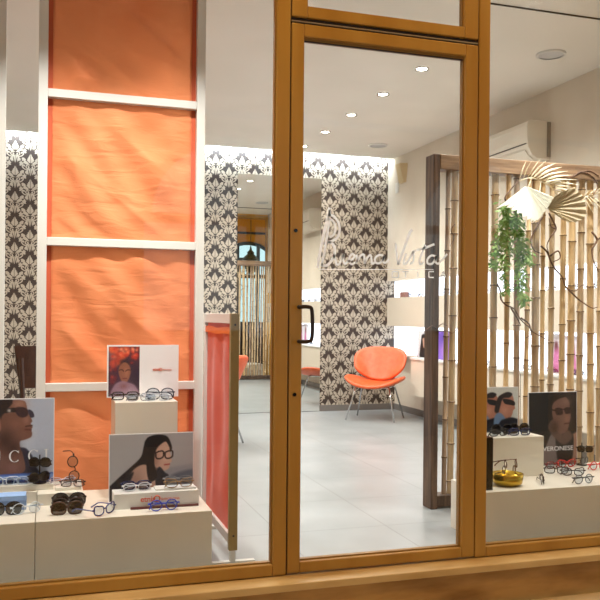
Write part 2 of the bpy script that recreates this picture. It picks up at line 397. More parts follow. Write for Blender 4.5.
# ================================================================== RIGHT WALL UNIT
YU0, YU1 = YF+.1, YB-.003; YC0 = 4.36
sh = thing('wall_shelf_unit', 'beige built-in wall shelf with two glowing white niches along the side wall', 'shelf', (XW, 6, .655))
part('fascia', MB().box(XW, XR-.012, YU0, YU1, .99, 1.325), M_counter, sh)
for z0, z1 in ((1.325, 1.522), (.67, .99)):
    part('light_panel', MB().box(XR-.012, XR-.002, YU0, YU1, z0+.001, z1-.001), M_panel, sh)['label'] = 'glowing white niche back'
part('shelf_board', MB().box(XW, XR-.012, 7.86, YU1, .655, .67), M_counter, sh)
ct = thing('counter_cabinet', 'long floating beige counter cabinet under the lower glowing niche', 'cabinet', (3.85, 6.2, .265))
CX = 3.74
part('body', MB().box(CX, XR-.002, YC0, 7.84, .265, .645), M_counter, ct, bevel=.003)
part('top', MB().box(CX-.012, XR-.003, YC0, 7.85, .645, .665), M_white, ct, bevel=.003)
for y in (4.6, 5.75, 6.9):
    part('door_gap', MB().box(CX-.0015, CX+.002, y-.003, y+.003, .27, .64), M_dark_slot, ct)

# small things on the right wall
p = onX(403, 173, XW-.02)
w = MB(); zz = p[2]; yy = p[1]
w.prism([(XW, yy-.05, zz-.11), (XW-.03, yy-.03, zz-.11), (XW-.09, yy-.06, zz+.1), (XW, yy-.09, zz+.1)], (0, .12, 0))
solo('wall_sconce', w, mat('sconce_cream', (206, 186, 146), .6), 'small cream wedge wall sconce near the back corner', 'wall light', bevel=.004)
p = onX(397.5, 188, XW)
solo('wall_switch', MB().box(XW-.012, XW, p[1]-.04, p[1]+.04, p[2]-.06, p[2]+.06), M_white, 'small white wall box below the cream sconce', 'switch', bevel=.004)

# ---- air conditioner
a0, a1 = 5.55, 6.36
prof = [(XW+.003, 2.69), (XW-.17, 2.69), (XW-.205, 2.675), (XW-.215, 2.64), (XW-.212, 2.54), (XW-.20, 2.47), (XW-.165, 2.41), (XW-.12, 2.385), (XW+.003, 2.38)]
ac = thing('air_conditioner', 'white split air conditioner mounted high on the beige side wall', 'air conditioner', (XW, (a0+a1)/2, 2.38))
part('body', MB().prism([(x, a0, z) for x, z in prof], (0, a1-a0, 0)), M_acw, ac, bevel=.004)
fl = MB().grid(lambda a, q: (XW-.204+.085*q+.0, a0+.04+(a1-a0-.08)*a, 2.452-.078*q-.012*math.sin(PI*q)), 1, 8); part('flap', fl, M_acw, ac, solid=.006)
part('slot', MB().tube([(XW-.2085, a0+.02, 2.50), (XW-.2085, a1-.02, 2.50)], .004, 6), M_dark_slot, ac)
part('pipe_cover', MB().box(XW-.03, XW, a0-.012, a0-.0005, 2.40, 2.68), mat('ac_edge', (150, 140, 126), .5), ac)

# ---- downlights
PW = 42
def downlight(x, y, label, power, warm=(1, .972, .925), ang=150, blend=.9, tilt=0):
    t = thing('downlight', label, 'ceiling light', (x, y, ZC-.012), group='recessed ceiling downlights')
    part('ring', MB().lathe([(.036, .006), (.05, .0), (.055, .005), (.055, .0115)], (x, y, ZC-.012), 20), M_chrome, t, smooth=True)
    part('lens', MB().lathe([(.0005, .004), (.036, .004), (.036, .011)], (x, y, ZC-.012), 20), M_lamp, t)
    L = bpy.data.lights.new('downlight_beam', 'SPOT'); L.energy = power; L.color = warm; L.spot_size = math.radians(ang); L.spot_blend = blend; L.shadow_soft_size = .05
    o = bpy.data.objects.new('downlight_beam', L); COL.objects.link(o); o.parent = t; o.location = (0, 0, -.03); o.rotation_euler = (tilt, 0, 0)
ordn = ['nearest to the shop window', 'second from the shop window', 'third from the shop window', 'fourth from the shop window', 'fifth from the shop window', 'sixth from the shop window', 'nearest to the patterned back wall']
for k in range(7):
    downlight(2.645, 3.96+.72*k, 'small round recessed downlight in the right ceiling row, '+ordn[k], PW if k else 40)
for k in range(6):
    downlight(.75, 4.9+.72*k, 'unseen downlight added for room light in a left ceiling row behind the orange screen, '+['first', 'second', 'third', 'fourth', 'fifth', 'sixth'][k]+' from window', PW)  # unseen row, added to light the left side of the room
downlight(.05, 3.42, 'recessed downlight above the far left window display of eyewear', 85, ang=78, blend=1, tilt=.26)
downlight(.60, 3.42, 'recessed downlight above the left window display by the red screen', 85, ang=78, blend=1, tilt=.26)
downlight(2.9, 3.42, 'recessed downlight above the right window display of eyewear', 70, ang=84, blend=1, tilt=.26)
for (u, v), lb in (((551, 54), 'round grey ceiling speaker above the bamboo screen'), ((378, 145), 'round flush ceiling speaker near the patterned wall')):
    p = onZ(u, v, ZC); t = thing('ceiling_speaker', lb, 'speaker', (p[0], p[1], ZC-.012))
    part('rim', MB().lathe([(.085, .0), (.10, .0), (.104, .006), (.104, .0118)], (p[0], p[1], ZC-.012), 32), M_white, t, smooth=True)
    part('grille', MB().lathe([(.0005, .004), (.085, .004), (.085, .011)], (p[0], p[1], ZC-.012), 32), M_grille, t)

# ================================================================== ORANGE LADDER SCREENS
YS = 4.10
def fabric_grid(x0, x1, z0, z1, y, seed, amp=.012, nu=70, nv=70):
    rs = np.random.RandomState(seed); W = x1-x0; Hh = z1-z0
    ph = rs.rand(12)*6.28; sag = .5+.5*rs.rand()
    def fn(a, b):
        env = min(1, 6*a, 6*(1-a))*min(1, 5*(1-b)+.15, 8*b+.25)
        d = 0
        # soft diagonal drapes falling from the corners toward the middle
        d += math.sin(9*(a*1.0+b*.9)+ph[0])*.55*(1-b)**.5
        d += math.sin(15*(b*.95+a*1.15)+ph[1]+2*math.sin(3*a+ph[2]))*.28
        d += math.sin(11*(b*.9-a*1.1)+ph[3]+1.5*math.sin(4*b+ph[4]))*.30*a
        cr = lambda q: (1-abs(math.sin(q)))**2
        d += .55*cr(6.5*(b+.8*a)+ph[10])*max(0, 1-b*.9)+.35*cr(9*(b+.75*a)+ph[11]+math.sin(4*a))*(.4+.6*a)*(1-b)
        d += math.sin(34*(b+.55*a)+ph[5]+2*math.sin(6*a))*.10*max(0, 1-3.5*a)
        d += math.sin(30*(b-.5*a)+ph[6]+2*math.sin(5*a))*.09*max(0, 3.5*a-2.5)
        d += math.sin(23*a+ph[7]+3*b)*.08+.16*math.sin(6.5*a+ph[8])*math.sin(5*b+ph[9])
        return (x0+W*a, y-amp*env*d-.012*math.sin(PI*a)*b*env, z0+Hh*b)
    return MB().grid(fn, nu, nv)
def ladder(x0, x1, label, seed, w=.044):
    t = thing('fabric_screen', label, 'screen', ((x0+x1)/2, YS+.02, 0))
    zr = [onY(120, v, YS)[2] for v in (386.5, 243.5, 98.5)]; step = (zr[2]-zr[0])/2
    zs = [.02, zr[0]-step+.03]+zr+[zr[2]+step-.02]
    part('upright', MB().box(x0, x0+w, YS, YS+.045, 0, ZC-.016), M_white, t, bevel=.002)
    part('upright', MB().box(x1-w, x1, YS, YS+.045, 0, ZC-.016), M_white, t, bevel=.002)
    for z in zs: part('rung', MB().box(x0+w, x1-w, YS, YS+.045, z-.02, z+.02), M_white, t, bevel=.002)
    for k in range(len(zs)-1):
        fb = fabric_grid(x0+w+.022, x1-w-.022, zs[k]+.0205, zs[k+1]-.0205, YS+.034, seed+k, .034)
        part('fabric_panel', fb, M_fab_orange, t, smooth=True)
        for xx in ((x0+w, x0+w+.03), (x1-w-.03, x1-w)): part('side_strip', MB().box(xx[0], xx[1], YS+.036, YS+.042, zs[k]+.02, zs[k+1]-.02), M_fab_strip, t)
    return t
lx0, lx1 = XU(36.5, YS), XU(203.5, YS)
ladder(lx0, lx1, 'tall white ladder frame holding orange satin panels behind the left window display', 11)
ladder(XU(4, YS)-(lx1-lx0), XU(4, YS), 'second white framed orange screen cut off at the left edge of the photo', 31)

# red side screen perpendicular to the window
sx = .777; y0, y1 = 3.44, 4.085
t = thing('side_screen', 'low white framed coral red fabric screen standing end-on beside the left display', 'screen', (sx, (y0+y1)/2, 0))
zt = onY(236, 313.5, y0)[2]
zb = .10
part('post', MB().box(sx-.004, sx+.034, y0, y0+.03, .065, zt), mat('street_lit_white_wood', (150, 130, 84), .5), t, bevel=.002)  # front post is white wood; amber street light is painted into its colour
part('post', MB().box(sx-.004, sx+.034, y1-.03, y1, 0, zt), M_white, t, bevel=.002)
part('top_rail', MB().box(sx-.002, sx+.03, y0+.03, y1-.03, zt-.045, zt), M_white, t, bevel=.002)
part('bottom_rail', MB().box(sx-.002, sx+.03, y0+.03, y1-.03, zb-.01, zb+.032), M_white, t, bevel=.002)
for yy in (y0+.003, y1-.033):
    ft = MB(); ft.box(sx+.004, sx+.026, yy, yy+.03, .014, .08); ft.box(sx-.078, sx+.115, yy, yy+.03, 0, .016); part('foot', ft, M_white, t)
for z in (zt-.05, .13): part('bolt', MB().tube([(sx+.015, y0+.001, z), (sx+.015, y0-.003, z)], .0045, 10), M_dark_slot, t)
rs = np.random.RandomState(5)
def redf(a, b):
    y = y0+.03+(y1-y0-.06)*a; z = zb+.03+(zt-.075-zb)*b
    e = min(1, 8*a, 8*(1-a))*min(1, 6*(1-b)+.3, 6*b)
    d = .35*math.sin(16*a+1.5*b)+.4*math.sin(9*a-4*b+1)+.4*math.sin(7*(a+1.4*b))*(1-b)+.3*math.sin(5*(a-1.3*b)+2)
    return (sx+.012+.012*d*e, y, z)
part('fabric_panel', MB().grid(redf, 60, 80), M_fab_red, t, smooth=True)['label'] = 'coral red satin'
part('hem', MB().grid(lambda a, b: (sx+.003, y0+.03+(y1-y0-.06)*a, zt-.095+.03*b+.003*math.sin(9*a)), 12, 2), M_fab_hem, t, solid=.004)

# ================================================================== BAMBOO SCREEN
YBm = 4.126
bx0 = XU(432.5, YBm); zt2 = onY(434, 153.5, YBm)[2]; zt1 = onY(595, 165, YBm)[2]
bs = thing('bamboo_screen', 'tall bamboo cane screen in a weathered wood frame behind the right window', 'screen', (3.0, YBm+.05, 0))
part('post', MB().box(bx0, bx0+.042, YBm, YBm+.105, 0, zt2), M_post, bs, bevel=.004)
part('post', MB().box(3.775, 3.85, YBm, YBm+.11, 0, zt2), M_post, bs, bevel=.004)
part('top_beam', MB().box(bx0+.042, 3.775, YBm-.002, YBm+.105, zt2-.085, zt2), M_beam, bs, bevel=.004)
part('bottom_rail', MB().box(bx0+.042, 3.775, YBm+.005, YBm+.105, .01, .075), M_post, bs, bevel=.004)
us = [(446, 4), (453, 5.5), (461.5, 5), (470, 5), (481, 5), (494, 6), (506.6, 4.5), (517, 5), (526, 4), (534.5, 6.5), (542.5, 4), (552, 5), (562.6, 5), (571.5, 6), (580.5, 5.5), (591, 6), (599, 4.5)]
canes = [(XU(u, YBm+.05), w/170/2*1.2) for u, w in us]
x = canes[-1][0]+.055
while x < 3.76:
    canes.append((x, random.uniform(.012, .018))); x += random.uniform(.042, .062)
for i, (x, r) in enumerate(canes):
    rs = random.Random(i); m = MB(); pts = []; rr = []
    z = .07; zn = .07+rs.uniform(.05, .25); lean = rs.uniform(-.012, .012); yo = YBm+.05+rs.uniform(-.012, .012)
    zend = zt2-.08
    while z < zend:
        zn2 = min(zn, zend); Xf = lambda q: x+lean*(q-1)
        for (q, s) in ((z+.004, 1), ((z+zn2)/2, .95), (zn2-.012, 1.0), (zn2-.004, 1.15), (zn2, 1.18)):
            if not pts or q > pts[-1][2]+1e-4: pts.append((Xf(q), yo, q)); rr.append(r*s)
        z = zn2; zn = z+rs.uniform(.19, .30)
    m.tube(pts, rr, 10)
    # node rings
    for p, r2 in zip(pts, rr):
        if r2 > r*1.16: m.tube([(p[0], p[1], p[2]-.0035), (p[0], p[1], p[2]+.002)], r2*1.03, 10, mi=1)
    part('bamboo_cane', m, [M_bam[rs.choice([0, 1, 1, 2, 3, 0])], M_node], bs, autos=True)

# ================================================================== BRANCHES, PALMS, FERN
def px_path(pts, Y, dep=0):
    return [onY(u, v, Y+dep*math.sin(i*1.7)) for i, (u, v) in enumerate(pts)]
def twig(paths, Y, r, label, group='curly twigs on the bamboo screen'):
    m = MB()
    for pts in paths:
        q = spline(px_path(pts, Y, .003), 6); n = len(q)
        m.tube(q, [r*(1-.65*i/n) for i in range(n)], 6)
    return solo('curly_twig', m, M_twig, label, 'twig', group=group, smooth=True)
twig([[(497, 284), (500, 290), (501, 299), (506, 305), (514, 309), (521, 320), (530, 328), (533, 332), (544, 338), (553, 343)], [(511, 308), (517, 318), (521, 326)], [(521, 318), (529, 324), (531, 334), (526, 338)]], YBm-.005, .0055, 'dark twig zigzagging down across the canes below the green fern')
twig([[(541, 246), (547, 252), (551, 262), (556, 270), (562, 277), (566, 287), (575, 291), (583, 285), (590, 288)], [(566, 287), (576, 297), (582, 302), (592, 308), (598, 307)], [(550, 256), (558, 251), (560, 258), (553, 262)]], YBm-.005, .006, 'dark curling twig below the beige pleated palm leaf')
twig([[(549, 213), (553, 221), (556, 229), (550, 238), (547, 246), (549, 254)], [(543, 216), (536, 228), (531, 240), (534, 250), (543, 254)], [(556, 229), (551, 226), (549, 218)]], YBm-.005, .006, 'pale curly twig hanging between the two pleated palm leaves')
twig([[(567, 178), (574, 176), (581, 172), (589, 174), (596, 181), (597, 189), (593, 195)], [(581, 172), (590, 171), (599, 176)]], YBm-.005, .007, 'thick curled twig arching at the top right of the bamboo')
twig([[(510, 206), (505, 198), (512, 188), (519, 180), (522, 172)], [(509, 202), (516, 196), (521, 192)]], YBm-.005, .006, 'dark twig behind the white pleated palm leaf')
twig([[(455, 224), (451, 230), (454, 238), (450, 246)]], YBm-.005, .0025, 'tiny dark twig on the canes seen through the door glass near the top')
twig([[(426, 330), (433, 326), (439, 331), (447, 331), (453, 333), (460, 326)], [(436, 329), (442, 324), (448, 326)]], YBm-.005, .004, 'thin curling twig crossing the brown post at shelf height')
twig([[(592, 232), (597, 240), (592, 250), (594, 262), (599, 272)], [(597, 240), (603, 236)]], YBm-.005, .007, 'dark twig at the right edge below the cream palm frond')

def pleat_leaf(apex, rim, Y, dY, m_, label, name='palm_leaf', amp=.013, pleats=15):
    A = Vector(onY(*apex, Y)); sp = spline(rim, 10); N = 2*pleats+1
    rp = [sp[round(i*(len(sp)-1)/(N-1))] for i in range(N)]; M = MB(); vs = []; nr = 5
    for j in range(nr+1):
        f = .04+.96*j/nr
        for i, (u, v) in enumerate(rp):
            P = Vector(onY(u, v, Y+dY-.035*math.sin(PI*i/(N-1)))); k = 1 if i % 2 else -1
            q = A.lerp(P, f*(1+(.03*k if j == nr else 0))); q.y += amp*f*k
            vs.append(q)
    M.add(vs, [(j*N+i, j*N+i+1, (j+1)*N+i+1, (j+1)*N+i) for j in range(nr) for i in range(N-1)])
    return solo(name, M, m_, label, 'palm leaf', solid=.0025)
pleat_leaf((526, 186), [(495, 209), (504, 206), (512, 209), (521, 214), (529, 219), (534, 221), (540, 218), (545, 211), (550, 204), (553, 198)], YBm-.10, -.06, M_palm_white, 'bright white pleated palm leaf above the green fern')
pleat_leaf((547, 208.5), [(545, 209), (549, 203), (555, 196), (563, 191), (573, 188), (580, 193), (584, 198), (586, 208), (585, 217), (577, 221.5), (569, 222), (563, 219), (557, 213)], YBm-.075, -.05, M_palm_beige, 'beige pleated palm leaf to the right of the white one', amp=.008)
def frond(rachis, tips, Y, label):
    M = MB(); t = thing('palm_frond', label, 'palm frond', onY(*rachis[0], Y))
    rq = spline(px_path(rachis, Y), 8)
    part('stem', MB().tube(rq, .004, 6), M_palm_cream, t, smooth=True)
    for i, (f, mid, tip) in enumerate(tips):
        b = np.array(rq[int(f*(len(rq)-1))]); m1 = np.array(onY(mid[0], mid[1], Y-.03-.015*(i % 3))); e0 = np.array(onY(*tip, Y)); m1 = .55*m1+.45*(b+e0)/2; e = np.array(onY(*tip, Y-.02-.03*(i % 2)))
        q = spline([b, m1, e], 6); n = len(q)
        M.tube(q, [.011*(1-.8*abs(2*k/(n-1)-.8)) if k < n-1 else .001 for k in range(n)], 5, flat=.35)
    part('leaflets', M, M_palm_cream, t, smooth=True)
frond([(519, 181), (530, 178), (541, 181), (552, 188), (558, 196)],
      [(.02, (522, 170), (527, 159)), (.1, (526, 168), (533, 159)), (.2, (533, 168), (541, 158)), (.28, (539, 167), (549, 158)), (.34, (544, 167), (556, 163)), (.4, (549, 169), (562, 167)), (.46, (553, 172), (568, 171)), (.52, (556, 175), (573, 175)), (.58, (558, 178), (578, 180)), (.64, (560, 181), (580, 185)), (.7, (561, 184), (580, 189)), (.78, (562, 187), (578, 194)), (.86, (563, 191), (574, 198)), (.95, (561, 195), (568, 201)), (.3, (530, 186), (524, 191)), (.5, (541, 190), (536, 196))],
      YBm-.06, 'dried cream palm frond fanning up behind the pleated leaves')
frond([(581, 199), (589, 196), (598, 193), (606, 190)],
      [(.05, (583, 203), (589, 213)), (.15, (588, 204), (595, 216)), (.25, (592, 203), (600, 214)), (.35, (595, 202), (604, 211)), (.45, (598, 201), (608, 208)), (.1, (586, 194), (590, 189)), (.3, (592, 192), (598, 187)), (.5, (598, 190), (604, 185)), (.0, (585, 208), (590, 222))],
      YBm+.0, 'dried cream palm frond at the right edge of the photo')
# green fern strands
fr = thing('hanging_fern', 'green trailing fern hanging on the bamboo below the white palm leaf', 'plant', onY(507, 300, YBm-.055))
rs = random.Random(3)
for path, spread, cnt in (([(506, 203), (505, 215), (501, 232), (497, 250), (494, 268)], 13, 340), ([(505, 205), (508, 222), (507, 240), (505, 256), (504, 275), (506, 292)], 13, 300), ([(517, 212), (520, 230), (520, 250), (520, 270), (522, 290), (524, 302)], 11, 460), ([(512, 218), (517, 235), (524, 248), (528, 262)], 10, 220)):
    sp = spline(path, 10)
    part('stem', MB().tube([onY(u, v, YBm-.055) for u, v in sp], .0025, 5), M_leaf, fr, smooth=True)
    lf = MB()
    for k in range(cnt):
        u, v = sp[rs.randrange(len(sp))]
        P = Vector(onY(u+rs.gauss(0, .4)*spread*.5, v+rs.uniform(-4, 4), YBm-.055+rs.uniform(-.05, .03)))
        a = rs.uniform(0, 2*PI); L = rs.uniform(.022, .05); d = Vector((math.cos(a)*.8, rs.uniform(-.5, .4), -.5+rs.uniform(-.5, .6))).normalized()*L
        w = d.cross(Vector((rs.uniform(-1, 1), 1, rs.uniform(-1, 1)))).normalized()*L*.14
        lf.add([P, P+d*.45+w, P+d, P+d*.45-w], [(0, 1, 2, 3)])
    part('foliage', lf, M_leaf, fr)

# ================================================================== PLINTHS AND RISERS
ZP = .250; YP = 3.433
pxl = XU(37.3, YP)
def plinth(x0, x1, label):
    return solo('display_plinth', MB().box(x0, x1, YP, 3.99, 0, ZP), M_plinth, label, 'plinth', bevel=.002)
plinth(pxl, .695, 'white display plinth in the left window, beside the red screen')
plinth(pxl-.73, pxl-.002, 'white display plinth at the far left under the large portrait poster')
solo('display_plinth', MB().prism([(x, y, 0) for x, y in ((XU(485, YP), YP), (3.62, YP), (3.62, 3.99), (2.18, 3.99), (2.18, 3.76), (XU(485, YP), 3.76))], (0, 0, ZP)), M_plinth, 'long white display plinth in the right window', 'plinth', bevel=.002)
def riser(x0, x1, y0, y1, z0, z1, label, m=M_plinth, name='display_riser'):
    return solo(name, MB().box(x0, x1, y0, y1, z0, z1), m, label, 'riser', bevel=.0015)
rA = (XU(39, 3.714), XU(85, 3.714))
riser(rA[0], rA[1], 3.714, 3.985, ZP, .302, 'low white riser between the portrait poster and the tall box')
riser(pxl-.55, rA[0]-.002, 3.78, 3.985, ZP, .302, 'low white riser at the far left under the portrait poster')
riser(pxl-.50, XU(55, 3.80), 3.80, 3.975, .302, .328, 'thin white slab carrying the large portrait poster')
slab = (XU(57, 3.75), XU(83, 3.75)); riser(slab[0], slab[1], 3.76, 3.87, .302, .316, 'small white slab with a pair of upright glasses')
riser(XU(116, 3.75), XU(178.5, 3.75), 3.75, 3.985, ZP, .695, 'tall white box carrying the split white card')
RB = (XU(115.5, 3.55), XU(200.5, 3.55))
rb = thing('branded_riser', 'low white riser with orange lettering in front of the woman poster', 'riser', ((RB[0]+RB[1])/2, 3.6, ZP))
part('body', MB().box(RB[0], RB[1], 3.55, 3.655, ZP, .318), M_white, rb, bevel=.0015)
riser(XU(157, 3.58), XU(197.5, 3.58), 3.572, 3.65, .318, .326, 'thin white glasses tray on the branded riser', M_white, 'glasses_tray')
H0, H1 = XU(494.5, 3.725), XU(545, 3.725); zH = onY(520, 437, 3.725)[2]
riser(H0, H1, 3.725, 3.97, ZP, zH, 'white cube riser in the right window under the twin portrait poster')
xk = XU(487, 3.47), XU(494.5, 3.47)
solo('display_block', MB().box(xk[0], xk[1], 3.47, 3.70, ZP, onY(490, 437.5, 3.47)[2]), M_black, 'glossy black upright block at the left edge of the white cube riser', 'display block', bevel=.002)
bc = thing('display_case', 'pale blue eyewear case in front of the portrait poster', 'case', (XU(8, 3.70), 3.70, ZP))
xx0, xx1 = -.36, XU(28, 3.66)
part('base', MB().box(xx0, xx1, 3.66, 3.75, ZP, .292), mat('dusty_blue', (112, 140, 186), .5), bc, bevel=.002)
part('lid', MB().box(xx0, xx1-.002, 3.662, 3.75, .292, .312), mat('sky_blue', (150, 184, 232), .45), bc, bevel=.002)

# ================================================================== TEXT HELPERS
def text_mesh(body, size, extr=.0006, bold=0):
    cu = bpy.data.curves.new('lettering', 'FONT'); cu.body = body; cu.size = size; cu.extrude = extr; cu.offset = bold; cu.align_x = 'CENTER'
    o = bpy.data.objects.new('tmp', cu); COL.objects.link(o); bpy.context.view_layer.update()
    dg = bpy.context.evaluated_depsgraph_get(); me = bpy.data.meshes.new_from_object(o.evaluated_get(dg)); bpy.data.objects.remove(o)
    return me
def lettering(name, body, x, y, z, size, m, parent, bold=0, sx=1, label=None):
    me = text_mesh(body, size, bold=bold); me.materials.clear(); me.materials.append(m)
    o = bpy.data.objects.new(name, me); COL.objects.link(o); o.parent = parent
    pl = rootloc(parent); o.location = (x-pl.x, y-pl.y, z-pl.z); o.rotation_euler = (PI/2, 0, 0); o.scale = (sx, 1, 1)
    if label: o['label'] = label
    return o
M_orange_ink = mat('orange_ink', (214, 84, 34), .5)
M_grey_ink = mat('grey_ink', (150, 120, 112), .5)
def brand(parent, x, y, z, s):
    m = text_mesh('etnia', s, bold=s*.02); lettering('brand_lettering', 'etnia', x-s*1.15, y, z, s, M_orange_ink, parent, bold=s*.015)
    rg = MB().tube([(x+s*.38*math.cos(q), y, z+s*.30+s*.38*math.sin(q)) for q in [2*PI*k/20 for k in range(20)]], s*.075, 6, closed=True)
    part('brand_ring', rg, M_orange_ink, parent)
    lettering('brand_lettering', 'BARCELONA', x+s*1.75, y, z+s*.08, s*.42, M_orange_ink, parent)
brand(rb.children[0], (RB[0]+RB[1])/2+.0, 3.5488, .279, .034)

# ---- vinyl logo on the door glass
YG = YF+.0265
lg = MB()
def stroke(pts, w, closed=False):
    q = spline([( p[0]/3.75+300, p[1]/3.75+190) for p in pts], 7)
    P = [Vector(onY(u, v, YG)) for u, v in q]; n = len(P); vs = []
    for i in range(n):
        t_ = P[min(i+1, n-1)]-P[max(i-1, 0)]; t_.normalize(); nn = Vector((-t_.z, 0, t_.x))*w/2
        vs += [P[i]+nn, P[i]-nn]
    lg.add(vs, [(2*i, 2*i+1, 2*i+3, 2*i+2) for i in range(n-1)])
W = .0098
stroke([(66, 292), (72, 250), (86, 180), (102, 110), (112, 66)], .013)
stroke([(80, 285), (88, 250), (97, 200), (106, 140), (113, 75)], .011)
stroke([(106, 92), (128, 100), (145, 125), (148, 155), (138, 180), (118, 192), (106, 195)], .011)
stroke([(112, 108), (126, 118), (133, 140), (128, 165), (112, 178)], .010)
stroke([(106, 196), (122, 202), (130, 220), (128, 245), (116, 268), (98, 284), (80, 278)], .012)
stroke([(124, 240), (133, 262), (138, 278), (148, 276), (158, 255), (164, 240)], W)
stroke([(164, 240), (162, 262), (168, 276), (178, 270)], W)
stroke([(178, 270), (192, 262), (204, 250), (198, 240), (188, 248), (184, 266), (194, 278), (210, 270)], W)
stroke([(212, 242), (214, 262), (212, 277)], W); stroke([(213, 270), (226, 248), (238, 242), (242, 256), (242, 276)], W)
stroke([(243, 272), (254, 252), (264, 244), (268, 258), (270, 276), (280, 272)], W)
stroke([(312, 246), (296, 244), (282, 256), (284, 272), (298, 274), (310, 262), (315, 248), (312, 268), (322, 272), (334, 258)], W)
stroke([(358, 200), (362, 235), (368, 280)], .009); stroke([(368, 280), (388, 225), (408, 170), (420, 148)], .012)
stroke([(398, 238), (390, 262), (390, 276), (400, 274), (416, 250)], W); 
stroke([(416, 250), (424, 232), (434, 230)], W); stroke([(424, 232), (426, 250), (424, 268), (412, 278)], W)
stroke([(470, 205), (456, 240), (448, 266), (452, 278), (464, 270)], W); stroke([(436, 226), (466, 218), (504, 203)], .011)
stroke([(508, 248), (492, 246), (478, 260), (480, 276), (496, 276), (508, 258), (512, 246), (508, 268), (518, 276), (532, 262), (552, 240)], W)
stroke([(70, 297), (200, 298), (500, 298)], .0028)
def bar(a, b): stroke([a, ((a[0]+b[0])/2, (a[1]+b[1])/2), b], .006)
def boxl(u0, u1, v0=306, v1=328): bar((u0, v0), (u1, v0)); bar((u1, v0), (u1, v1)); bar((u1, v1), (u0, v1)); bar((u0, v1), (u0, v0))
boxl(346, 369); bar((384, 306), (408, 306)); bar((396, 306), (396, 328)); bar((442, 306), (442, 328))
bar((483, 306), (502, 306)); bar((483, 306), (483, 328)); bar((483, 328), (502, 328))
bar((526, 328), (536, 306)); bar((536, 306), (546, 328)); bar((530, 320), (542, 320))
part('vinyl_lettering', lg, M_vinyl, door)['label'] = 'white handwritten Buena Vista logo with OTICA beneath'

# ================================================================== POSTERS (painted on a fine grid)
def poster_mesh(name, X0, X1, Z0, Z1, y, img):
    h, w, _ = img.shape
    vs = [(X0+(X1-X0)*i/(w-1), y, Z1-(Z1-Z0)*j/(h-1)) for j in range(h) for i in range(w)]
    fs = [(j*w+i, (j+1)*w+i, (j+1)*w+i+1, j*w+i+1) for j in range(h-1) for i in range(w-1)]
    me = bpy.data.meshes.new(name); me.from_pydata(vs, [], fs)
    at = me.color_attributes.new('print', 'FLOAT_COLOR', 'POINT')
    c = img.reshape(-1, 3)/255; l_ = np.where(c <= .04045, c/12.92, ((c+.055)/1.055)**2.4)
    at.data.foreach_set('color', np.concatenate([l_, np.ones((len(l_), 1))], 1).astype(np.float32).ravel())
    me.materials.append(M_print); me.update(); return me
M_print = mat('printed_poster', (255, 255, 255), .4)
n_, l_, b_ = nt(M_print); vc = n_.new('ShaderNodeVertexColor'); vc.layer_name = 'print'; l_.new(vc.outputs[0], b_.inputs['Base Color'])
class Art:
    def __init__(s, u0, u1, v0, v1, bg, res=2.0):
        s.w, s.h = int((u1-u0)*res)+1, int((v1-v0)*res)+1
        s.U, s.V = np.meshgrid(np.linspace(u0, u1, s.w), np.linspace(v0, v1, s.h))
        s.a = np.ones((s.h, s.w, 3))*np.array(bg, float)
    def blend(s, al, col): s.a = s.a*(1-al[..., None])+np.array(col, float)*al[..., None]
    def poly(s, pts, col, soft=.5, smooth=True, op=1):
        q = np.array(spline(pts, 5, True) if smooth else pts); n = len(q)
        ins = np.zeros(s.U.shape, bool); dist = np.full(s.U.shape, 1e9)
        for i in range(n):
            x1, y1 = q[i]; x2, y2 = q[(i+1) % n]
            c1 = (y1 > s.V) != (y2 > s.V); ins ^= c1 & (s.U < (x2-x1)*(s.V-y1)/((y2-y1) if y2 != y1 else 1e-9)+x1)
            L = (x2-x1)**2+(y2-y1)**2+1e-9; t = np.clip(((s.U-x1)*(x2-x1)+(s.V-y1)*(y2-y1))/L, 0, 1)
            dist = np.minimum(dist, np.hypot(s.U-x1-t*(x2-x1), s.V-y1-t*(y2-y1)))
        sd = np.where(ins, dist, -dist); s.blend(op*np.clip(sd/(2*soft)+.5, 0, 1), col); return s
    def blob(s, u, v, ru, rv, col, op=.5, p=1.0):
        d = ((s.U-u)/ru)**2+((s.V-v)/rv)**2; s.blend(op*np.exp(-d*p), col); return s
    def line(s, pts, w, col, op=1):
        q = np.array(spline(pts, 5)); dist = np.full(s.U.shape, 1e9)
        for i in range(len(q)-1):
            x1, y1 = q[i]; x2, y2 = q[i+1]; L = (x2-x1)**2+(y2-y1)**2+1e-9
            t = np.clip(((s.U-x1)*(x2-x1)+(s.V-y1)*(y2-y1))/L, 0, 1)
            dist = np.minimum(dist, np.hypot(s.U-x1-t*(x2-x1), s.V-y1-t*(y2-y1)))
        s.blend(op*np.clip((w/2-dist)/.5+.5, 0, 1), col); return s
    def noise(s, amp, seed=0):
        r = np.random.RandomState(seed); s.a += r.randn(s.h, s.w, 1)*amp; s.a = np.clip(s.a, 2, 253); return s
def poster(label, X0, X1, Z0, Z1, y, art, pic=None, thick=.008, name='poster', tilt=0):
    cx = (X0+X1)/2
    t = thing(name, label, 'poster', (cx, y, Z0)); 
    bd = part('board', MB().box(X0, X1, y, y+thick, Z0, Z1), M_glossw, t)
    P = pic or (X0+.003, X1-.003, Z0+.003, Z1-.003)
    me = poster_mesh('print', P[0]-cx, P[1]-cx, P[2]-Z0, P[3]-Z0, -.0006, art.a); o = bpy.data.objects.new('picture', me); COL.objects.link(o); o.parent = bd
    if tilt: t.rotation_euler = (tilt, 0, 0)
    return t
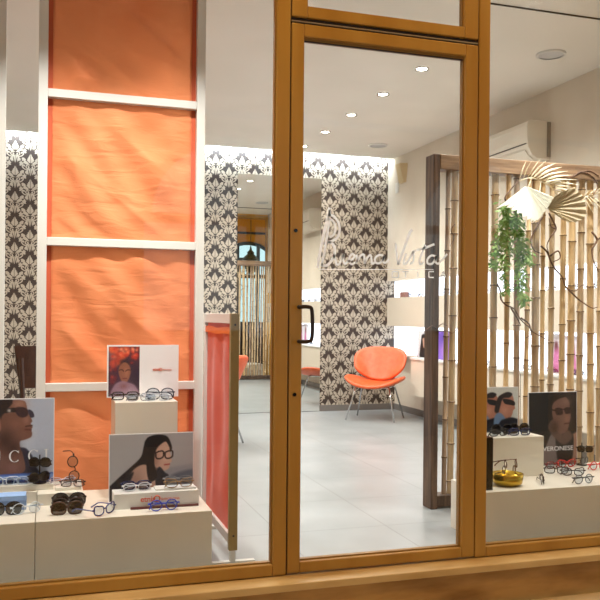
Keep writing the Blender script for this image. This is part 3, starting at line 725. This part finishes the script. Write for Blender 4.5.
# --- large portrait poster, far left (photo frame u -60..55, v 398..481)
YP1 = 3.84
A = Art(-62, 55, 398.5, 481, (188, 196, 214), 1.6)
A.poly([(20, 396), (60, 396), (60, 470), (30, 470), (36, 430)], (178, 188, 210), 4)
A.poly([(-62, 396), (-62, 485), (-10, 485), (2, 440), (0, 396)], (120, 132, 160), 5)
A.poly([(0, 448), (-20, 456), (-40, 470), (-40, 485), (38, 485), (36, 462), (30, 450), (22, 446)], (38, 40, 62), .8)
A.poly([(-14, 400), (10, 399), (24, 400), (27, 404), (28, 409), (30, 414), (33, 420), (31.5, 423), (33.5, 426), (32, 429), (33, 432), (32, 436), (26, 438.5), (21, 440), (21, 446), (24, 454), (25, 470), (0, 474), (-6, 450), (-14, 430)], (112, 76, 66), .5)
A.blob(20, 404, 8, 6, (176, 132, 116), .7); A.blob(27, 419, 4, 6, (168, 122, 108), .6); A.blob(16, 423, 8, 6, (140, 96, 82), .6)
A.blob(24, 434, 7, 4, (132, 90, 78), .5); A.blob(6, 438, 8, 10, (52, 32, 34), .8); A.blob(14, 446, 7, 7, (60, 38, 38), .8); A.blob(14, 466, 9, 7, (136, 92, 86), .7)
A.poly([(-40, 398), (6, 398), (13, 401), (8, 408), (2, 416), (0, 428), (-6, 440), (-40, 446)], (26, 20, 26), .8)
A.line([(26.5, 425.5), (33, 424.5)], 1.3, (66, 34, 36)); A.line([(26, 428.5), (32, 429)], 1.6, (96, 50, 50))
A.line([(3, 410), (14, 409), (22, 410)], 4.5, (24, 20, 26))
A.poly([(16, 407), (24, 406.5), (29, 410), (28, 415), (22, 416.5), (17, 413)], (52, 34, 44), .5); A.poly([(29, 409), (33.5, 411), (35, 416), (31, 416.5)], (46, 48, 70), .4)
A.blob(10, 409.5, 2.2, 1.6, (226, 222, 216), .9); A.blob(12.2, 409.5, 1.2, 1.2, (24, 20, 26), .8)
A.poly([(0, 415), (1.5, 424), (1, 429), (-2, 428)], (176, 120, 100), .5)
A.poly([(-64, 472), (60, 471.4), (60, 490), (-64, 490)], (64, 98, 178), .4, False); A.poly([(-64, 474), (60, 473), (60, 477), (-64, 478)], (120, 156, 214), 1, False); A.poly([(-64, 480), (60, 478.5), (60, 484), (-64, 484)], (36, 48, 112), .4, False)
A.noise(3, 1)
X1 = XU(55.3, YP1); sc = X1-XU(0, YP1); X0 = X1-sc*117/55.3
zb1 = .328; zt1p = onY(30, 398.3, YP1)[2]
gp = poster('large portrait poster of a woman in dark sunglasses at the far left', X0, X1, zb1, zt1p, YP1, A)
M_poster_ink = mat('white_poster_ink', (236, 238, 242), .5)
def serif_letters(parent, y, zc, hh, seq):
    def arc(M, cx, a0, a1, r, w):
        q = [math.radians(a0+(a1-a0)*k/18) for k in range(19)]; vs = []
        for i, t_ in enumerate(q):
            ww = w*(.35+.65*abs(math.cos(t_)))
            vs += [(cx+(r)*math.cos(t_)*.92, y, zc+r*math.sin(t_)), (cx+(r-ww)*math.cos(t_)*.92, y, zc+(r-ww*.6)*math.sin(t_))]
        M.add(vs, [(2*i, 2*i+1, 2*i+3, 2*i+2) for i in range(18)])
    r = hh/2
    for ch, cx in seq:
        M = MB()
        if ch == 'C': arc(M, cx, 45, 315, r, hh*.16); M.box(cx+r*.60, cx+r*.66, y, y+.0004, zc+r*.5, zc+r*.95)
        if ch == 'G': arc(M, cx, 45, 340, r, hh*.16); M.box(cx+r*.55, cx+r*.85, y, y+.0004, zc-r*.9, zc-r*.05); M.box(cx+r*.35, cx+r*.98, y, y+.0004, zc-r*.1, zc-r*.03)
        if ch == 'I': M.box(cx-hh*.07, cx+hh*.07, y, y+.0004, zc-r, zc+r); M.box(cx-hh*.18, cx+hh*.18, y, y+.0004, zc-r, zc-r*.93); M.box(cx-hh*.18, cx+hh*.18, y, y+.0004, zc+r*.93, zc+r)
        if ch == 'U':
            M.box(cx-hh*.42, cx-hh*.28, y, y+.0004, zc-r*.3, zc+r); M.box(cx+hh*.32, cx+hh*.38, y, y+.0004, zc-r*.3, zc+r)
            q = [PI+PI*k/12 for k in range(13)]; vs = []
            for t_ in q: vs += [(cx+hh*.38*math.cos(t_)-.0*hh, y, zc-r*.3+r*.7*math.sin(t_)), (cx+hh*.29*math.cos(t_), y, zc-r*.3+r*.52*math.sin(t_))]
            M.add(vs, [(2*i, 2*i+1, 2*i+3, 2*i+2) for i in range(12)])
        part('letter', M, M_poster_ink, parent)
zl = onY(20, 456, YP1)[2]; hx = lambda u: XU(u, YP1)
serif_letters(gp.children[0], YP1-.0014, zl, .054, [('G', hx(-22)), ('U', hx(-3.5)), ('C', hx(16)), ('C', hx(35)), ('I', hx(47.5))])
# --- woman with glasses poster (u 110..195)
A = Art(110, 195, 431, 496, (168, 168, 172), 1.8)
A.poly([(105, 428), (200, 428), (200, 464), (105, 480)], (164, 164, 168), 3, False); A.poly([(160, 466), (200, 462), (200, 500), (150, 500)], (148, 150, 156), 1.5, False)
A.poly([(170, 474), (200, 468), (200, 484), (172, 486)], (96, 102, 116), 1.5)
A.poly([(146, 437), (152, 433), (160, 432), (168, 434), (172, 441), (173, 447), (169, 450), (160, 440), (154, 452), (150, 466), (140, 470), (128, 480), (118, 492), (106, 498), (106, 486), (118, 474), (130, 464), (141, 454), (144, 444)], (30, 24, 28), .6)
A.poly([(132, 468), (140, 462), (148, 462), (156, 470), (160, 480), (160, 500), (124, 500), (126, 480)], (186, 150, 134), .7); A.blob(136, 482, 7, 12, (128, 96, 88), .6); A.blob(150, 470, 5, 6, (206, 172, 156), .6)
A.poly([(156, 440), (165, 438), (170, 444), (171.5, 452), (173, 459), (171, 461), (170, 466), (164, 468), (157, 464), (152, 456)], (198, 162, 146), .5)
A.blob(156, 458, 4, 7, (150, 112, 100), .7); A.blob(167, 454, 3, 4, (220, 188, 172), .6); A.poly([(154, 464), (163, 468), (165, 472), (156, 474)], (120, 86, 80), .8)
A.poly([(160, 464), (166, 470), (170, 474), (168, 490), (160, 500), (156, 474)], (38, 38, 48), .7)
A.poly([(147, 436), (156, 433), (164, 434), (170, 438), (164, 440), (157, 447), (155, 460), (158, 474), (150, 478), (147, 462), (150, 450)], (26, 20, 24), .6)
A.poly([(106, 492), (120, 478), (134, 468), (128, 484), (126, 500), (106, 500)], (34, 30, 36), .9)
for cx in (160.5, 170): A.line([(cx-4, 450), (cx, 448.6), (cx+3.6, 449), (cx+3.6, 454), (cx, 456), (cx-3.5, 455), (cx-4, 450)], 1.5, (40, 20, 26))
A.line([(152, 449), (156.5, 450)], 1.2, (40, 20, 26)); A.line([(165.5, 462.3), (170.5, 461.8)], 1.5, (160, 80, 78)); A.noise(2, 2)
YP2 = 3.70; zt2p = onY(152, 433.5, YP2)[2]
poster('landscape poster of a dark haired woman in glasses behind the branded riser', XU(110.3, YP2), XU(195, YP2), ZP, zt2p, YP2, A, tilt=-.035)
# --- split white card on the tall box
YP3 = 3.955; X0, X1 = XU(107.5, YP3), XU(179, YP3); zt3 = onY(143, 345, YP3)[2]
A = Art(109, 140, 346.5, 396, (70, 44, 62), 2.5)
A.blob(112, 352, 8, 10, (150, 110, 120), .6); A.blob(137, 380, 7, 14, (40, 34, 52), .7)
rs = np.random.RandomState(4)
for k in range(46):
    u, v = 110+rs.rand()*28, 348+rs.rand()**1.4*18
    if abs(u-125) < 6 and v > 358: continue
    A.blob(u, v, 1.5+2*rs.rand(), 1.2+2*rs.rand(), [(206, 64, 44), (228, 98, 60), (160, 40, 40), (236, 130, 90)][rs.randint(4)], .8)
for k in range(16): A.blob(110+rs.rand()*6, 362+rs.rand()*20, 1.6, 2, [(190, 70, 60), (120, 40, 50)][rs.randint(2)], .7)
for k in range(26): A.blob(111+rs.rand()*27, 348+rs.rand()*9, 1.4, 1.4, [(236, 96, 64), (244, 150, 110), (214, 60, 50)][rs.randint(3)], .85)
A.blob(125, 363, 5, 4.5, (46, 32, 40), .95)
A.poly([(120, 366), (125, 362), (130, 366), (131, 373), (128, 381), (124.5, 383), (121, 379), (119, 372)], (140, 90, 72), .5); A.blob(127, 372, 2.5, 5, (180, 120, 96), .5)
A.line([(119.5, 370), (122.5, 369.5), (124, 371)], .9, (60, 30, 34)); A.line([(126, 371), (128, 369.7), (130.6, 370)], .9, (60, 30, 34)); A.line([(123.4, 378.2), (127, 378.2)], 1, (110, 50, 54))
A.poly([(112, 398), (114, 386), (121, 381), (128, 382), (136, 386), (139, 398)], (142, 112, 130), .9); A.blob(124, 386, 4, 3, (120, 70, 70), .6); A.blob(132, 392, 6, 4, (176, 150, 166), .6); A.noise(5, 3)
zz0 = .697
px3 = (XU(109, YP3), XU(140, YP3), zz0+.006, onY(125, 346.6, YP3)[2])
c3 = poster('white card split by a red flower portrait, on the tall white box', X0, X1, zz0, zt3, YP3, A, px3, name='display_card')
brand(c3.children[0], XU(161, YP3), YP3-.0012, onY(161, 370.5, YP3)[2], .018)
# --- twin faces poster (right window)
YP4 = 3.90
def face_profile(A, ox, s=1.0):
    q = lambda P: [(ox+(a-503)*s, v) for a, v in P]
    A.poly(q([(497, 398), (501, 394), (508, 392), (513, 395), (515, 401), (515, 404), (516, 408), (514, 410), (513, 414), (510, 418), (504, 420), (498, 416), (496, 407)]), (176, 122, 104), .5)
    A.poly(q([(494, 410), (497, 398), (501, 394), (508, 391.5), (513, 393.5), (510, 397), (503, 398), (500, 406), (498, 412)]), (40, 34, 38), .6)
    A.blob(q([(505, 410)])[0][0], 410, 4, 4, (206, 158, 138), .6)
    A.poly(q([(503, 398.5), (510, 399), (515.5, 401.5), (515.5, 405), (511, 404.5), (505, 403)]), (26, 24, 30), .4)
    A.poly(q([(494, 416), (500, 412), (506, 419), (504, 430), (494, 432)]), (112, 140, 180), .8)
    A.poly(q([(496, 434), (500, 421), (506, 418), (513, 417), (521, 421), (524, 436)]), (26, 28, 40), .7)
A = Art(470, 519, 387, 431, (202, 206, 206), 2.0)
A.blob(480, 395, 20, 12, (214, 220, 222), .6); face_profile(A, 486); face_profile(A, 503); A.noise(3, 5)
x1 = XU(519, YP4); x0 = XU(472, YP4)
poster('poster of twin profiles in dark sunglasses on the white cube riser', x0, x1, zH, onY(505, 387, YP4)[2], YP4, A)
# --- dark portrait poster
YP5 = 3.952
A = Art(530, 578.5, 392, 468, (28, 25, 25), 2.0)
A.blob(536, 400, 8, 20, (46, 42, 40), .6)
A.poly([(548, 445), (552, 436), (557, 430), (566, 444), (566, 470), (540, 470)], (118, 108, 106), .8); A.poly([(574, 437), (582, 436), (582, 470), (566, 470), (567, 447)], (162, 122, 102), .9)
A.poly([(557, 430), (566, 444), (575, 438), (572, 470), (560, 470)], (24, 22, 24), .8)
A.poly([(549, 428), (556, 420), (562, 436), (570, 432), (574, 440), (566, 447), (558, 442)], (96, 74, 66), 1)
A.poly([(552, 398), (559, 396), (567, 397), (571, 403), (571.5, 409), (572.5, 417), (571, 424), (569, 432), (563, 436), (556, 430), (552, 420), (550, 408)], (112, 84, 76), .6)
A.blob(568, 402, 5, 4, (140, 110, 100), .6); A.blob(569, 420, 3.5, 7, (146, 108, 94), .6); A.blob(556, 428, 4, 7, (52, 38, 36), .8)
A.poly([(549, 412), (549, 402), (553, 396), (560, 394), (567, 396.5), (560, 399), (554, 404), (553, 412), (554, 420), (551, 420)], (20, 17, 18), .7)
A.line([(552, 410), (557, 411)], 1.6, (26, 18, 22)); A.poly([(556.5, 409), (563, 409), (564, 415), (558, 415.5)], (34, 20, 26), .5); A.poly([(566, 409), (571.5, 408.5), (572, 414), (567, 414.5)], (34, 20, 26), .5); A.line([(563, 410), (566.5, 410)], 1, (34, 20, 26))
A.line([(566, 425.2), (571, 424.6)], 1.4, (78, 44, 44)); A.noise(2, 6)
dp = poster('dark portrait poster of a short haired person in sunglasses against the bamboo', XU(530, YP5), XU(578.5, YP5), ZP, onY(553, 392, YP5)[2], YP5, A, tilt=-.02)
dp_board = dp.children[0]
lettering('lettering', 'VERONESE', XU(559.5, YP5), YP5-.0014, onY(556, 450.6, YP5)[2], .036, M_poster_ink, dp_board, sx=1.2)

# ================================================================== EYEWEAR
GCACHE = {}
def gm(key, fn, m, smooth=True):
    if key not in GCACHE: GCACHE[key] = fn().mesh(key[0], m, smooth=smooth)
    return GCACHE[key]
def rim_pts(shape, s, n=28):
    cx = s*.0335; out = []
    for k in range(n):
        q = 2*PI*k/n; c, d = math.cos(q), math.sin(q)
        if shape == 'round': a, b, p = .0245, .0225, 2
        elif shape == 'rect': a, b, p = .0265, .0180, 3.4
        elif shape == 'big': a, b, p = .0295, .0260, 2.6
        else: a, b, p = .0270, .0190, 2.5
        x = a*abs(c)**(2/p)*(1 if c > 0 else -1); z = b*abs(d)**(2/p)*(1 if d > 0 else -1)
        if shape == 'cat': z += .010*max(0, x/a)*(1 if z > -.005 else .3)
        if shape == 'big': z -= .003*abs(x/a)
        out.append((cx+s*x, .004*(abs(cx+s*x)/.06)**2, z))
    return out
ZL = {'round': .0235, 'rect': .019, 'big': .027, 'cat': .020}
def glasses(label, u, v, Z, shape='rect', col=(20, 20, 22), lens='clear', thick=.0022, yaw=0, pitch=0, folded=True, group='eyewear on display', sc=1.0, Y=None, accent=None, at=None, roll=0, hang=0):
    P = at or (onY(u, v, Y) if Y else onZ(u, v, Z)); P = (P[0], P[1], (Z if at is None and not Y else P[2])+hang)
    t = thing('eyeglasses', label, 'eyeglasses' if lens == 'clear' else 'sunglasses', P, (pitch, roll, yaw), group)
    if lens != 'clear': t.name = 'sunglasses'
    t.scale = (sc, sc, sc)
    mc = mat('acetate_%d_%d_%d' % col, col, .22); ma = mat('acetate_%d_%d_%d' % accent, accent, .3) if accent else mc
    h = ZL[shape]+thick
    def fr():
        m = MB()
        for s in (1, -1): m.tube([(x, y, z+h) for x, y, z in rim_pts(shape, s)], thick, 6, closed=True)
        bx = .0335-(.0245 if shape == 'round' else .0265 if shape == 'rect' else .0290 if shape == 'big' else .0270)
        m.tube([(-bx-.001, 0, h+.004), (-bx*.4, -.002, h+.0075), (bx*.4, -.002, h+.0075), (bx+.001, 0, h+.004)], thick, 6)
        for s in (1, -1):
            m.box(*(sorted((s*.0575, s*.069))), .001, .007, h+.004, h+.010)
        return m
    def ln(s):
        def f():
            p = rim_pts(shape, s); m = MB(); m.add([(x, y+.0004, z+h) for x, y, z in p]+[(x, y-.0006, z+h) for x, y, z in p], [tuple(range(28)), tuple(range(28, 56))]); return m
        return f
    def tm(s):
        def f():
            m = MB(); z = h+.007
            if folded:
                yb = .012 if s > 0 else .020
                q = [(s*.066, .006, z), (s*.060, yb, z), (0, yb+.004, z-.003), (-s*.045, yb+.004, z-.008), (-s*.062, yb+.003, max(.004, z-.026))]
            else: q = [(s*.068, .005, z), (s*.069, .06, z-.001), (s*.067, .10, z-.004), (s*.065, .125, max(.004, z-.018)), (s*.063, .14, max(.003, z-.032))]
            qq = spline(q, 5); m.tube(qq, [max(thick*.9, .0018)*(1+.25*(i/len(qq))) for i in range(len(qq))], 6); return m
        return f
    ml = {'clear': M_lens, 'dark': M_lens_dark}[lens]
    def add(nm, me):
        o = bpy.data.objects.new(nm, me); COL.objects.link(o); o.parent = t; return o
    add('frame', gm(('frame', shape, thick, col), fr, mc))
    for s in (1, -1):
        add('lens', gm(('lens', shape, s, thick, lens), ln(s), ml, False))
        add('temple', gm(('temple', shape, s, thick, folded, col, accent), tm(s), ma))
    return t
BLK, TORT, NAVY, BLUE, RED, WHT, GREY, BRN, CLR = (18, 17, 19), (66, 40, 28), (28, 34, 74), (54, 78, 190), (190, 36, 34), (220, 220, 224), (120, 120, 126), (84, 52, 40), (206, 214, 224)
# left plinth
glasses('front pair of dark sunglasses at the left edge beside the blue case', 5, 515.5, ZP, 'big', BLK, 'dark', .0032)
glasses('dark sunglasses leaning behind the front pair near the blue case', 7, 509.5, ZP, 'big', (34, 28, 26), 'dark', .0032)
glasses('fine clear glasses lying right of the dark sunglasses at the left edge', 27, 514, ZP, 'round', CLR, 'clear', .0014, yaw=.3)
glasses('front pair of the tortoiseshell trio on the left plinth', 67, 515, ZP, 'big', TORT, 'dark', .0034, yaw=.05)
glasses('middle pair of the tortoiseshell trio on the left plinth', 68, 511, ZP, 'big', (44, 30, 30), 'dark', .0036, yaw=.02, accent=GREY)
glasses('rear pair of the tortoiseshell trio on the left plinth', 69, 507, ZP, 'big', (34, 28, 30), 'dark', .0040, yaw=-.02, sc=1.08)
glasses('blue patterned glasses with open arms left of the branded riser', 105, 515, ZP, 'cat', (58, 68, 120), 'clear', .0030, yaw=.75, folded=False, accent=(80, 92, 140))
glasses('bright blue glasses in front of the branded riser', 164, 511, ZP, 'round', BLUE, 'clear', .0024, yaw=.08)
solo('glasses_stick', MB().box(RB[0]+.07, RB[1]-.004, 3.533, 3.543, ZP, ZP+.010), mat('dark_red_bar', (92, 34, 34), .4), 'thin dark red bar lying along the foot of the branded riser', 'bar', bevel=.001)
glasses('navy glasses on the left end of the branded riser', 136, 490, .318, 'rect', NAVY, 'clear', .0030, Y=None)
glasses('pale clear glasses in front of the navy pair on the branded riser', 137, 491.6, .318, 'rect', WHT, 'clear', .0016, sc=.96, yaw=.1)
glasses('brown and gold glasses on the thin white tray', 179, 488, .326, 'cat', (150, 120, 84), 'clear', .0018, yaw=.05)
glasses('grey metal glasses behind the gold pair on the thin white tray', 178, 484.5, .326, 'rect', GREY, 'clear', .0018)
# tall box top
zt4 = .695
glasses('black glasses at the left end of the tall white box', 126, 400, zt4, 'rect', BLK, 'clear', .0026, at=(XU(126, 3.84), 3.84, zt4))
glasses('silver glasses lying in the middle of the tall white box', 141, 400, zt4, 'rect', GREY, 'clear', .0018, at=(XU(140, 3.79), 3.79, zt4), sc=.95, yaw=.15)
glasses('dark blue grey glasses at the right end of the tall white box', 163, 400, zt4, 'big', (60, 66, 80), 'clear', .0026, at=(XU(161, 3.83), 3.83, zt4), yaw=-.1)
glasses('clear glasses in front of the dark blue grey pair on the tall white box', 160, 402, zt4, 'rect', CLR, 'clear', .0016, at=(XU(158, 3.775), 3.775, zt4), yaw=.1, sc=.95)
# slab
glasses('black framed glasses tipped up on one side on the small slab', 70, 484, .316, 'round', BLK, 'clear', .0022, at=(XU(69, 3.79), 3.79, .390), roll=PI/2-.1, yaw=.1, folded=False)
glasses('white and pink glasses at the left of the small slab', 63, 484, .316, 'cat', (200, 180, 184), 'clear', .0018, at=(XU(64, 3.82), 3.82, .316), sc=.9, yaw=.3)
glasses('black and white glasses lying at the front of the small slab', 74, 487, .316, 'rect', (46, 44, 46), 'clear', .0020, at=(XU(74, 3.765), 3.765, .316), sc=.85, yaw=-.2)
# poster foot
glasses('first clear silver glasses at the foot of the large portrait poster', 8, 480, .328, 'rect', CLR, 'clear', .0022, at=(XU(6, 3.81), 3.81, .328), yaw=.05)
glasses('second clear silver glasses at the foot of the large portrait poster', 20, 480, .328, 'rect', (180, 190, 206), 'clear', .0022, at=(XU(17, 3.815), 3.815, .328), yaw=-.05, sc=.9)
def two_tier(cx, y, z, labels, name_label, sc=1.0, cols=(BLK, BLK)):
    st = thing('eyewear_stand', name_label, 'stand', (cx, y+.03, z))
    part('base', MB().lathe([(.0005, .008), (.028, .008), (.03, .004), (.03, 0), (.0005, 0)], (cx, y+.03, z), 20), M_black, st)
    part('stem', MB().tube([(cx, y+.03, z+.006), (cx, y+.03, z+.13)], .003, 8), M_black, st)
    for zz in (.042, .108): part('rest', MB().box(cx-.04, cx+.04, y+.026, y+.034, z+zz-.004, z+zz), M_black, st)
    glasses(labels[0], 0, 0, 0, 'big', cols[0], 'dark', .0034, at=(cx, y, z+.012), yaw=.5, sc=sc)
    glasses(labels[1], 0, 0, 0, 'big', cols[1], 'dark', .0034, at=(cx, y, z+.078), yaw=-.4, sc=sc)
two_tier(XU(41, 3.80), 3.80, .328, ('black sunglasses on the lower rest of the stand before the portrait poster', 'black and white sunglasses on the upper rest of the stand before the portrait poster'), 'small black two tier eyewear stand before the large portrait poster', .78)
# right window
glasses('black glasses at the left front of the white cube riser', 502, 435, zH, 'rect', BLK, 'clear', .0028, at=(XU(500, 3.77), 3.77, zH), yaw=.2)
glasses('blue black glasses at the right front of the white cube riser', 522, 436, zH, 'rect', (40, 48, 84), 'clear', .0028, at=(XU(521, 3.765), 3.765, zH), yaw=-.1)
glasses('dark sunglasses in the row behind on the white cube riser, left', 505, 430, zH, 'big', (24, 22, 30), 'dark', .0030, at=(XU(503, 3.83), 3.83, zH))
glasses('dark sunglasses in the row behind on the white cube riser, right', 515, 430, zH, 'big', (30, 30, 34), 'dark', .0030, at=(XU(520, 3.84), 3.84, zH))
# gold bowl
gb = onZ(509, 486, ZP); GX, GY = XU(509, 3.56), 3.56
solo('gold_bowl', MB().lathe([(.0005, .002), (.060, .002), (.074, .014), (.080, .060), (.0775, .060), (.071, .016), (.058, .006), (.0005, .006)], (GX, GY, ZP), 36), M_gold, 'round polished gold bowl in front of the white cube riser', 'bowl', (GX, GY, ZP), smooth=True)
glasses('brown glasses leaning out of the gold bowl, left', 0, 0, 0, 'rect', BRN, 'clear', .0034, at=(GX-.005, GY+.005, ZP+.075), yaw=1.2, pitch=-.2, roll=.75, folded=False, sc=.85)
glasses('brown glasses leaning out of the gold bowl, right', 0, 0, 0, 'round', (110, 74, 56), 'clear', .0034, at=(GX+.058, GY+.01, ZP+.07), yaw=1.2, pitch=-.1, roll=.75, folded=False, sc=.85)
glasses('small dark glasses standing sideways between the bowl and the patterned pair', 543, 483, ZP, 'rect', (60, 48, 42), 'clear', .0022, yaw=1.1)
glasses('white and black patterned glasses at the right front of the right plinth', 584, 484, ZP, 'round', (90, 92, 100), 'clear', .0022, yaw=.1, accent=BLK)
glasses('dark brown glasses lying left below the dark portrait poster', 556, 474, ZP, 'rect', (48, 34, 32), 'clear', .0026, yaw=-.5, folded=False)
glasses('dark glasses with open arms below the dark portrait poster', 573, 476, ZP, 'cat', (56, 50, 52), 'clear', .0026, yaw=-.3)
glasses('red glasses against the foot of the dark portrait poster', 567, 467.5, ZP, 'cat', RED, 'clear', .0030, yaw=.1)
glasses('dark red glasses left of the bright red pair at the dark poster', 555, 468.5, ZP, 'rect', (120, 34, 40), 'clear', .0028, yaw=.2)
glasses('bright red glasses at the right edge of the right plinth', 598, 470, ZP, 'round', (214, 44, 40), 'clear', .0026, yaw=.2)
p = onZ(585, 466, ZP)
two_tier(p[0], p[1], ZP, ('black sunglasses on the lower rest of the stand right of the dark poster', 'black sunglasses on the upper rest of the stand right of the dark poster'), 'small black two tier eyewear stand right of the dark portrait poster', .68)

# ---- wall shelf stock
ords = ['first', 'second', 'third', 'fourth', 'fifth', 'sixth', 'seventh', 'eighth', 'ninth', 'tenth', 'eleventh', 'twelfth', 'thirteenth', 'fourteenth']
rs = random.Random(12)
k = 0
for i in range(13):
    y = 8.3-.30*i
    if y < 4.5: break
    glasses('small display glasses in the upper glowing niche, %s pair counted from the back wall' % ords[i], 0, 0, 0, rs.choice(['rect', 'round', 'cat']), rs.choice([BLK, TORT, NAVY, (90, 90, 96), BRN]), 'clear', .003, at=(XR-.055, y, 1.325), yaw=-PI/2, group='eyewear in the upper niche')
for i in range(10):
    y = 7.9-.34*i
    if i in (1, 5): continue
    glasses('small display glasses on the wall counter, %s place counted from the back wall' % ords[i], 0, 0, 0, rs.choice(['rect', 'round', 'cat']), rs.choice([BLK, TORT, NAVY, (90, 90, 96), (150, 60, 90)]), 'clear', .003, at=(XR-.10, y, .665), yaw=-PI/2, group='eyewear on the wall counter')
p = onX(404, 296, XW+.03)
solo('shelf_box', MB().box(XW+.01, XW+.06, p[1]-.07, p[1]+.07, 1.325, 1.385), mat('rose_brown_box', (150, 108, 100), .6), 'small rose brown box at the far end of the upper niche', 'box', bevel=.002)
# small cards on the counter
def wall_card(u, w, vt, vb, X, label, base, fig):
    p0 = onX(u, vb, X); z0 = .665; zt_ = onX(u, vt, X)[2]; hw = w/2
    A = Art(0, 10, 0, 14, base, 3)
    fig(A)
    cy = p0[1]; t = thing('counter_card', label, 'card', (X, cy, z0), (0, 0, -PI/2))
    bd = part('board', MB().box(-hw, hw, 0, .01, 0, zt_-z0), M_glossw, t, local=True)
    me = poster_mesh('print', -hw+.002, hw-.002, .002, zt_-z0-.002, -.0008, A.a); o = bpy.data.objects.new('picture', me); COL.objects.link(o); o.parent = bd
def fig_dark(A): A.poly([(2, 14), (3, 6), (4, 2), (7, 2), (8, 6), (8, 14)], (24, 22, 26), .3); A.poly([(4.6, 4), (7, 4), (7, 8), (5.4, 8.6)], (190, 150, 130), .3)
def fig_purple(A): A.blob(5, 4, 4, 4, (80, 60, 160), .8); A.blob(6, 9, 3, 5, (190, 150, 220), .8)
def fig_pink(A): A.poly([(3, 14), (3.4, 7), (5, 3), (7, 6), (7.6, 14)], (200, 120, 170), .4); A.blob(5, 4, 1.6, 2, (90, 50, 50), .9)
wall_card(423, .26, 331, 356, 3.86, 'small card with a dark haired figure on the wall counter left of the brown post', (226, 226, 232), fig_dark)
wall_card(443.5, .24, 331, 357, 3.86, 'small purple card on the wall counter right of the brown post', (130, 96, 200), fig_purple)
wall_card(556, .20, 334, 370, 3.90, 'small pale card with a pink figure behind the canes, left one', (226, 226, 240), fig_pink)
wall_card(572, .20, 336, 370, 3.90, 'small pale card with a pink figure behind the canes, right one', (232, 228, 244), fig_pink)

# ================================================================== CHAIRS
def slice_chair(label, loc, yaw):
    t = thing('lounge_chair', label, 'chair', loc, (0, 0, yaw), 'orange lounge chairs')
    def disc(fn, n=40, nr=9):
        m = MB(); vs = [fn(0, 0)]
        for j in range(1, nr+1):
            for k in range(n): vs.append(fn(j/nr, 2*PI*k/n))
        fs = [(0, 1+k, 1+(k+1) % n) for k in range(n)]
        for j in range(nr-1):
            o = 1+j*n
            fs += [(o+k, o+n+k, o+n+(k+1) % n, o+(k+1) % n) for k in range(n)]
        return m.add(vs, fs)
    def sup(q, p): c, s = math.cos(q), math.sin(q); return abs(c)**(2/p)*(1 if c >= 0 else -1), abs(s)**(2/p)*(1 if s >= 0 else -1)
    def seat(r, q):
        c, s = sup(q, 2.4); x = .355*c*r; y = .29*s*r-.03
        z = .37+.12*(abs(x)/.355)**2.2+.07*max(0, y/.29)**2+.01*max(0, -y/.29)**2
        return (x, y, z)
    def back(r, q):
        c, s = sup(q, 3.4); a = c*r; b = s*r
        x = .315*a*(1+.10*b); h_ = .615+.195*b
        y = .17+.16*(b+1)/2-.11*abs(a)**2+.02
        return (x, y, h_+.10*abs(a)**2*max(0, -b)-.02*abs(a)**3*max(0, b))
    part('seat', disc(seat), M_orange_leather, t, smooth=True, local=True, solid=.04, sub=1)
    part('backrest', disc(back), M_orange_leather, t, smooth=True, local=True, solid=.04, sub=1)
    for sx_, sy_ in ((-1, -1), (1, -1), (-1, 1), (1, 1)):
        part('leg', MB().tube([(sx_*.17, .0+sy_*.10, .385), (sx_*.20, sy_*.14-.01, .36), (sx_*.285, sy_*.24-.01, .004)], .0095, 10), M_chrome, t, smooth=True, local=True)
    part('under_frame', MB().tube([(-.17, -.10, .365), (.17, -.10, .365), (.17, .10, .365), (-.17, .10, .365)], .009, 8, closed=True), M_chrome, t, local=True)
    return t
p = onZ(378, 417, 0)
c1 = slice_chair('orange lounge chair with chrome legs in front of the patterned wallpaper', (p[0]-.10, p[1]-.16, 0), -.66); c1.scale = (.92, .92, .95)
slice_chair('orange chair partly hidden behind the red screen, before the mirror', (1.29, 6.65, 0), -2.3).scale = (.92, .92, .95)
# dark wooden chair behind the screen
dc = thing('wooden_chair', 'dark wenge wooden chair half hidden behind the left display posters', 'chair', (.10, 5.5, 0), (0, 0, .35))
part('backrest', MB().grid(lambda a, b: (-.21+.42*a+(.02*(b-.5))*(1 if a > .5 else -1), .20+.06*b+.03*(2*a-1)**2, .60+.28*b), 10, 4), M_darkwood, dc, local=True, solid=.022)
part('seat', MB().box(-.21, .21, -.22, .20, .43, .46), M_darkwood, dc, local=True, bevel=.006)
for s in (-1, 1):
    part('leg', MB().tube([(s*.18, .24, 0), (s*.185, .20, .45), (s*.19, .24, .80)], .018, 8), M_darkwood, dc, local=True)
    part('leg', MB().tube([(s*.185, -.2, 0), (s*.185, -.19, .43)], .018, 8), M_darkwood, dc, local=True)

# ================================================================== LIGHT
w = bpy.data.worlds.new('evening_sky'); S.world = w; w.use_nodes = True
bg = w.node_tree.nodes['Background']; bg.inputs[0].default_value = (.55, .78, .85, 1); bg.inputs[1].default_value = .75
S.view_settings.view_transform = 'Standard'; S.view_settings.look = 'None'; S.view_settings.exposure = 1.02; S.view_settings.gamma = 1
S.view_settings.use_curve_mapping = False
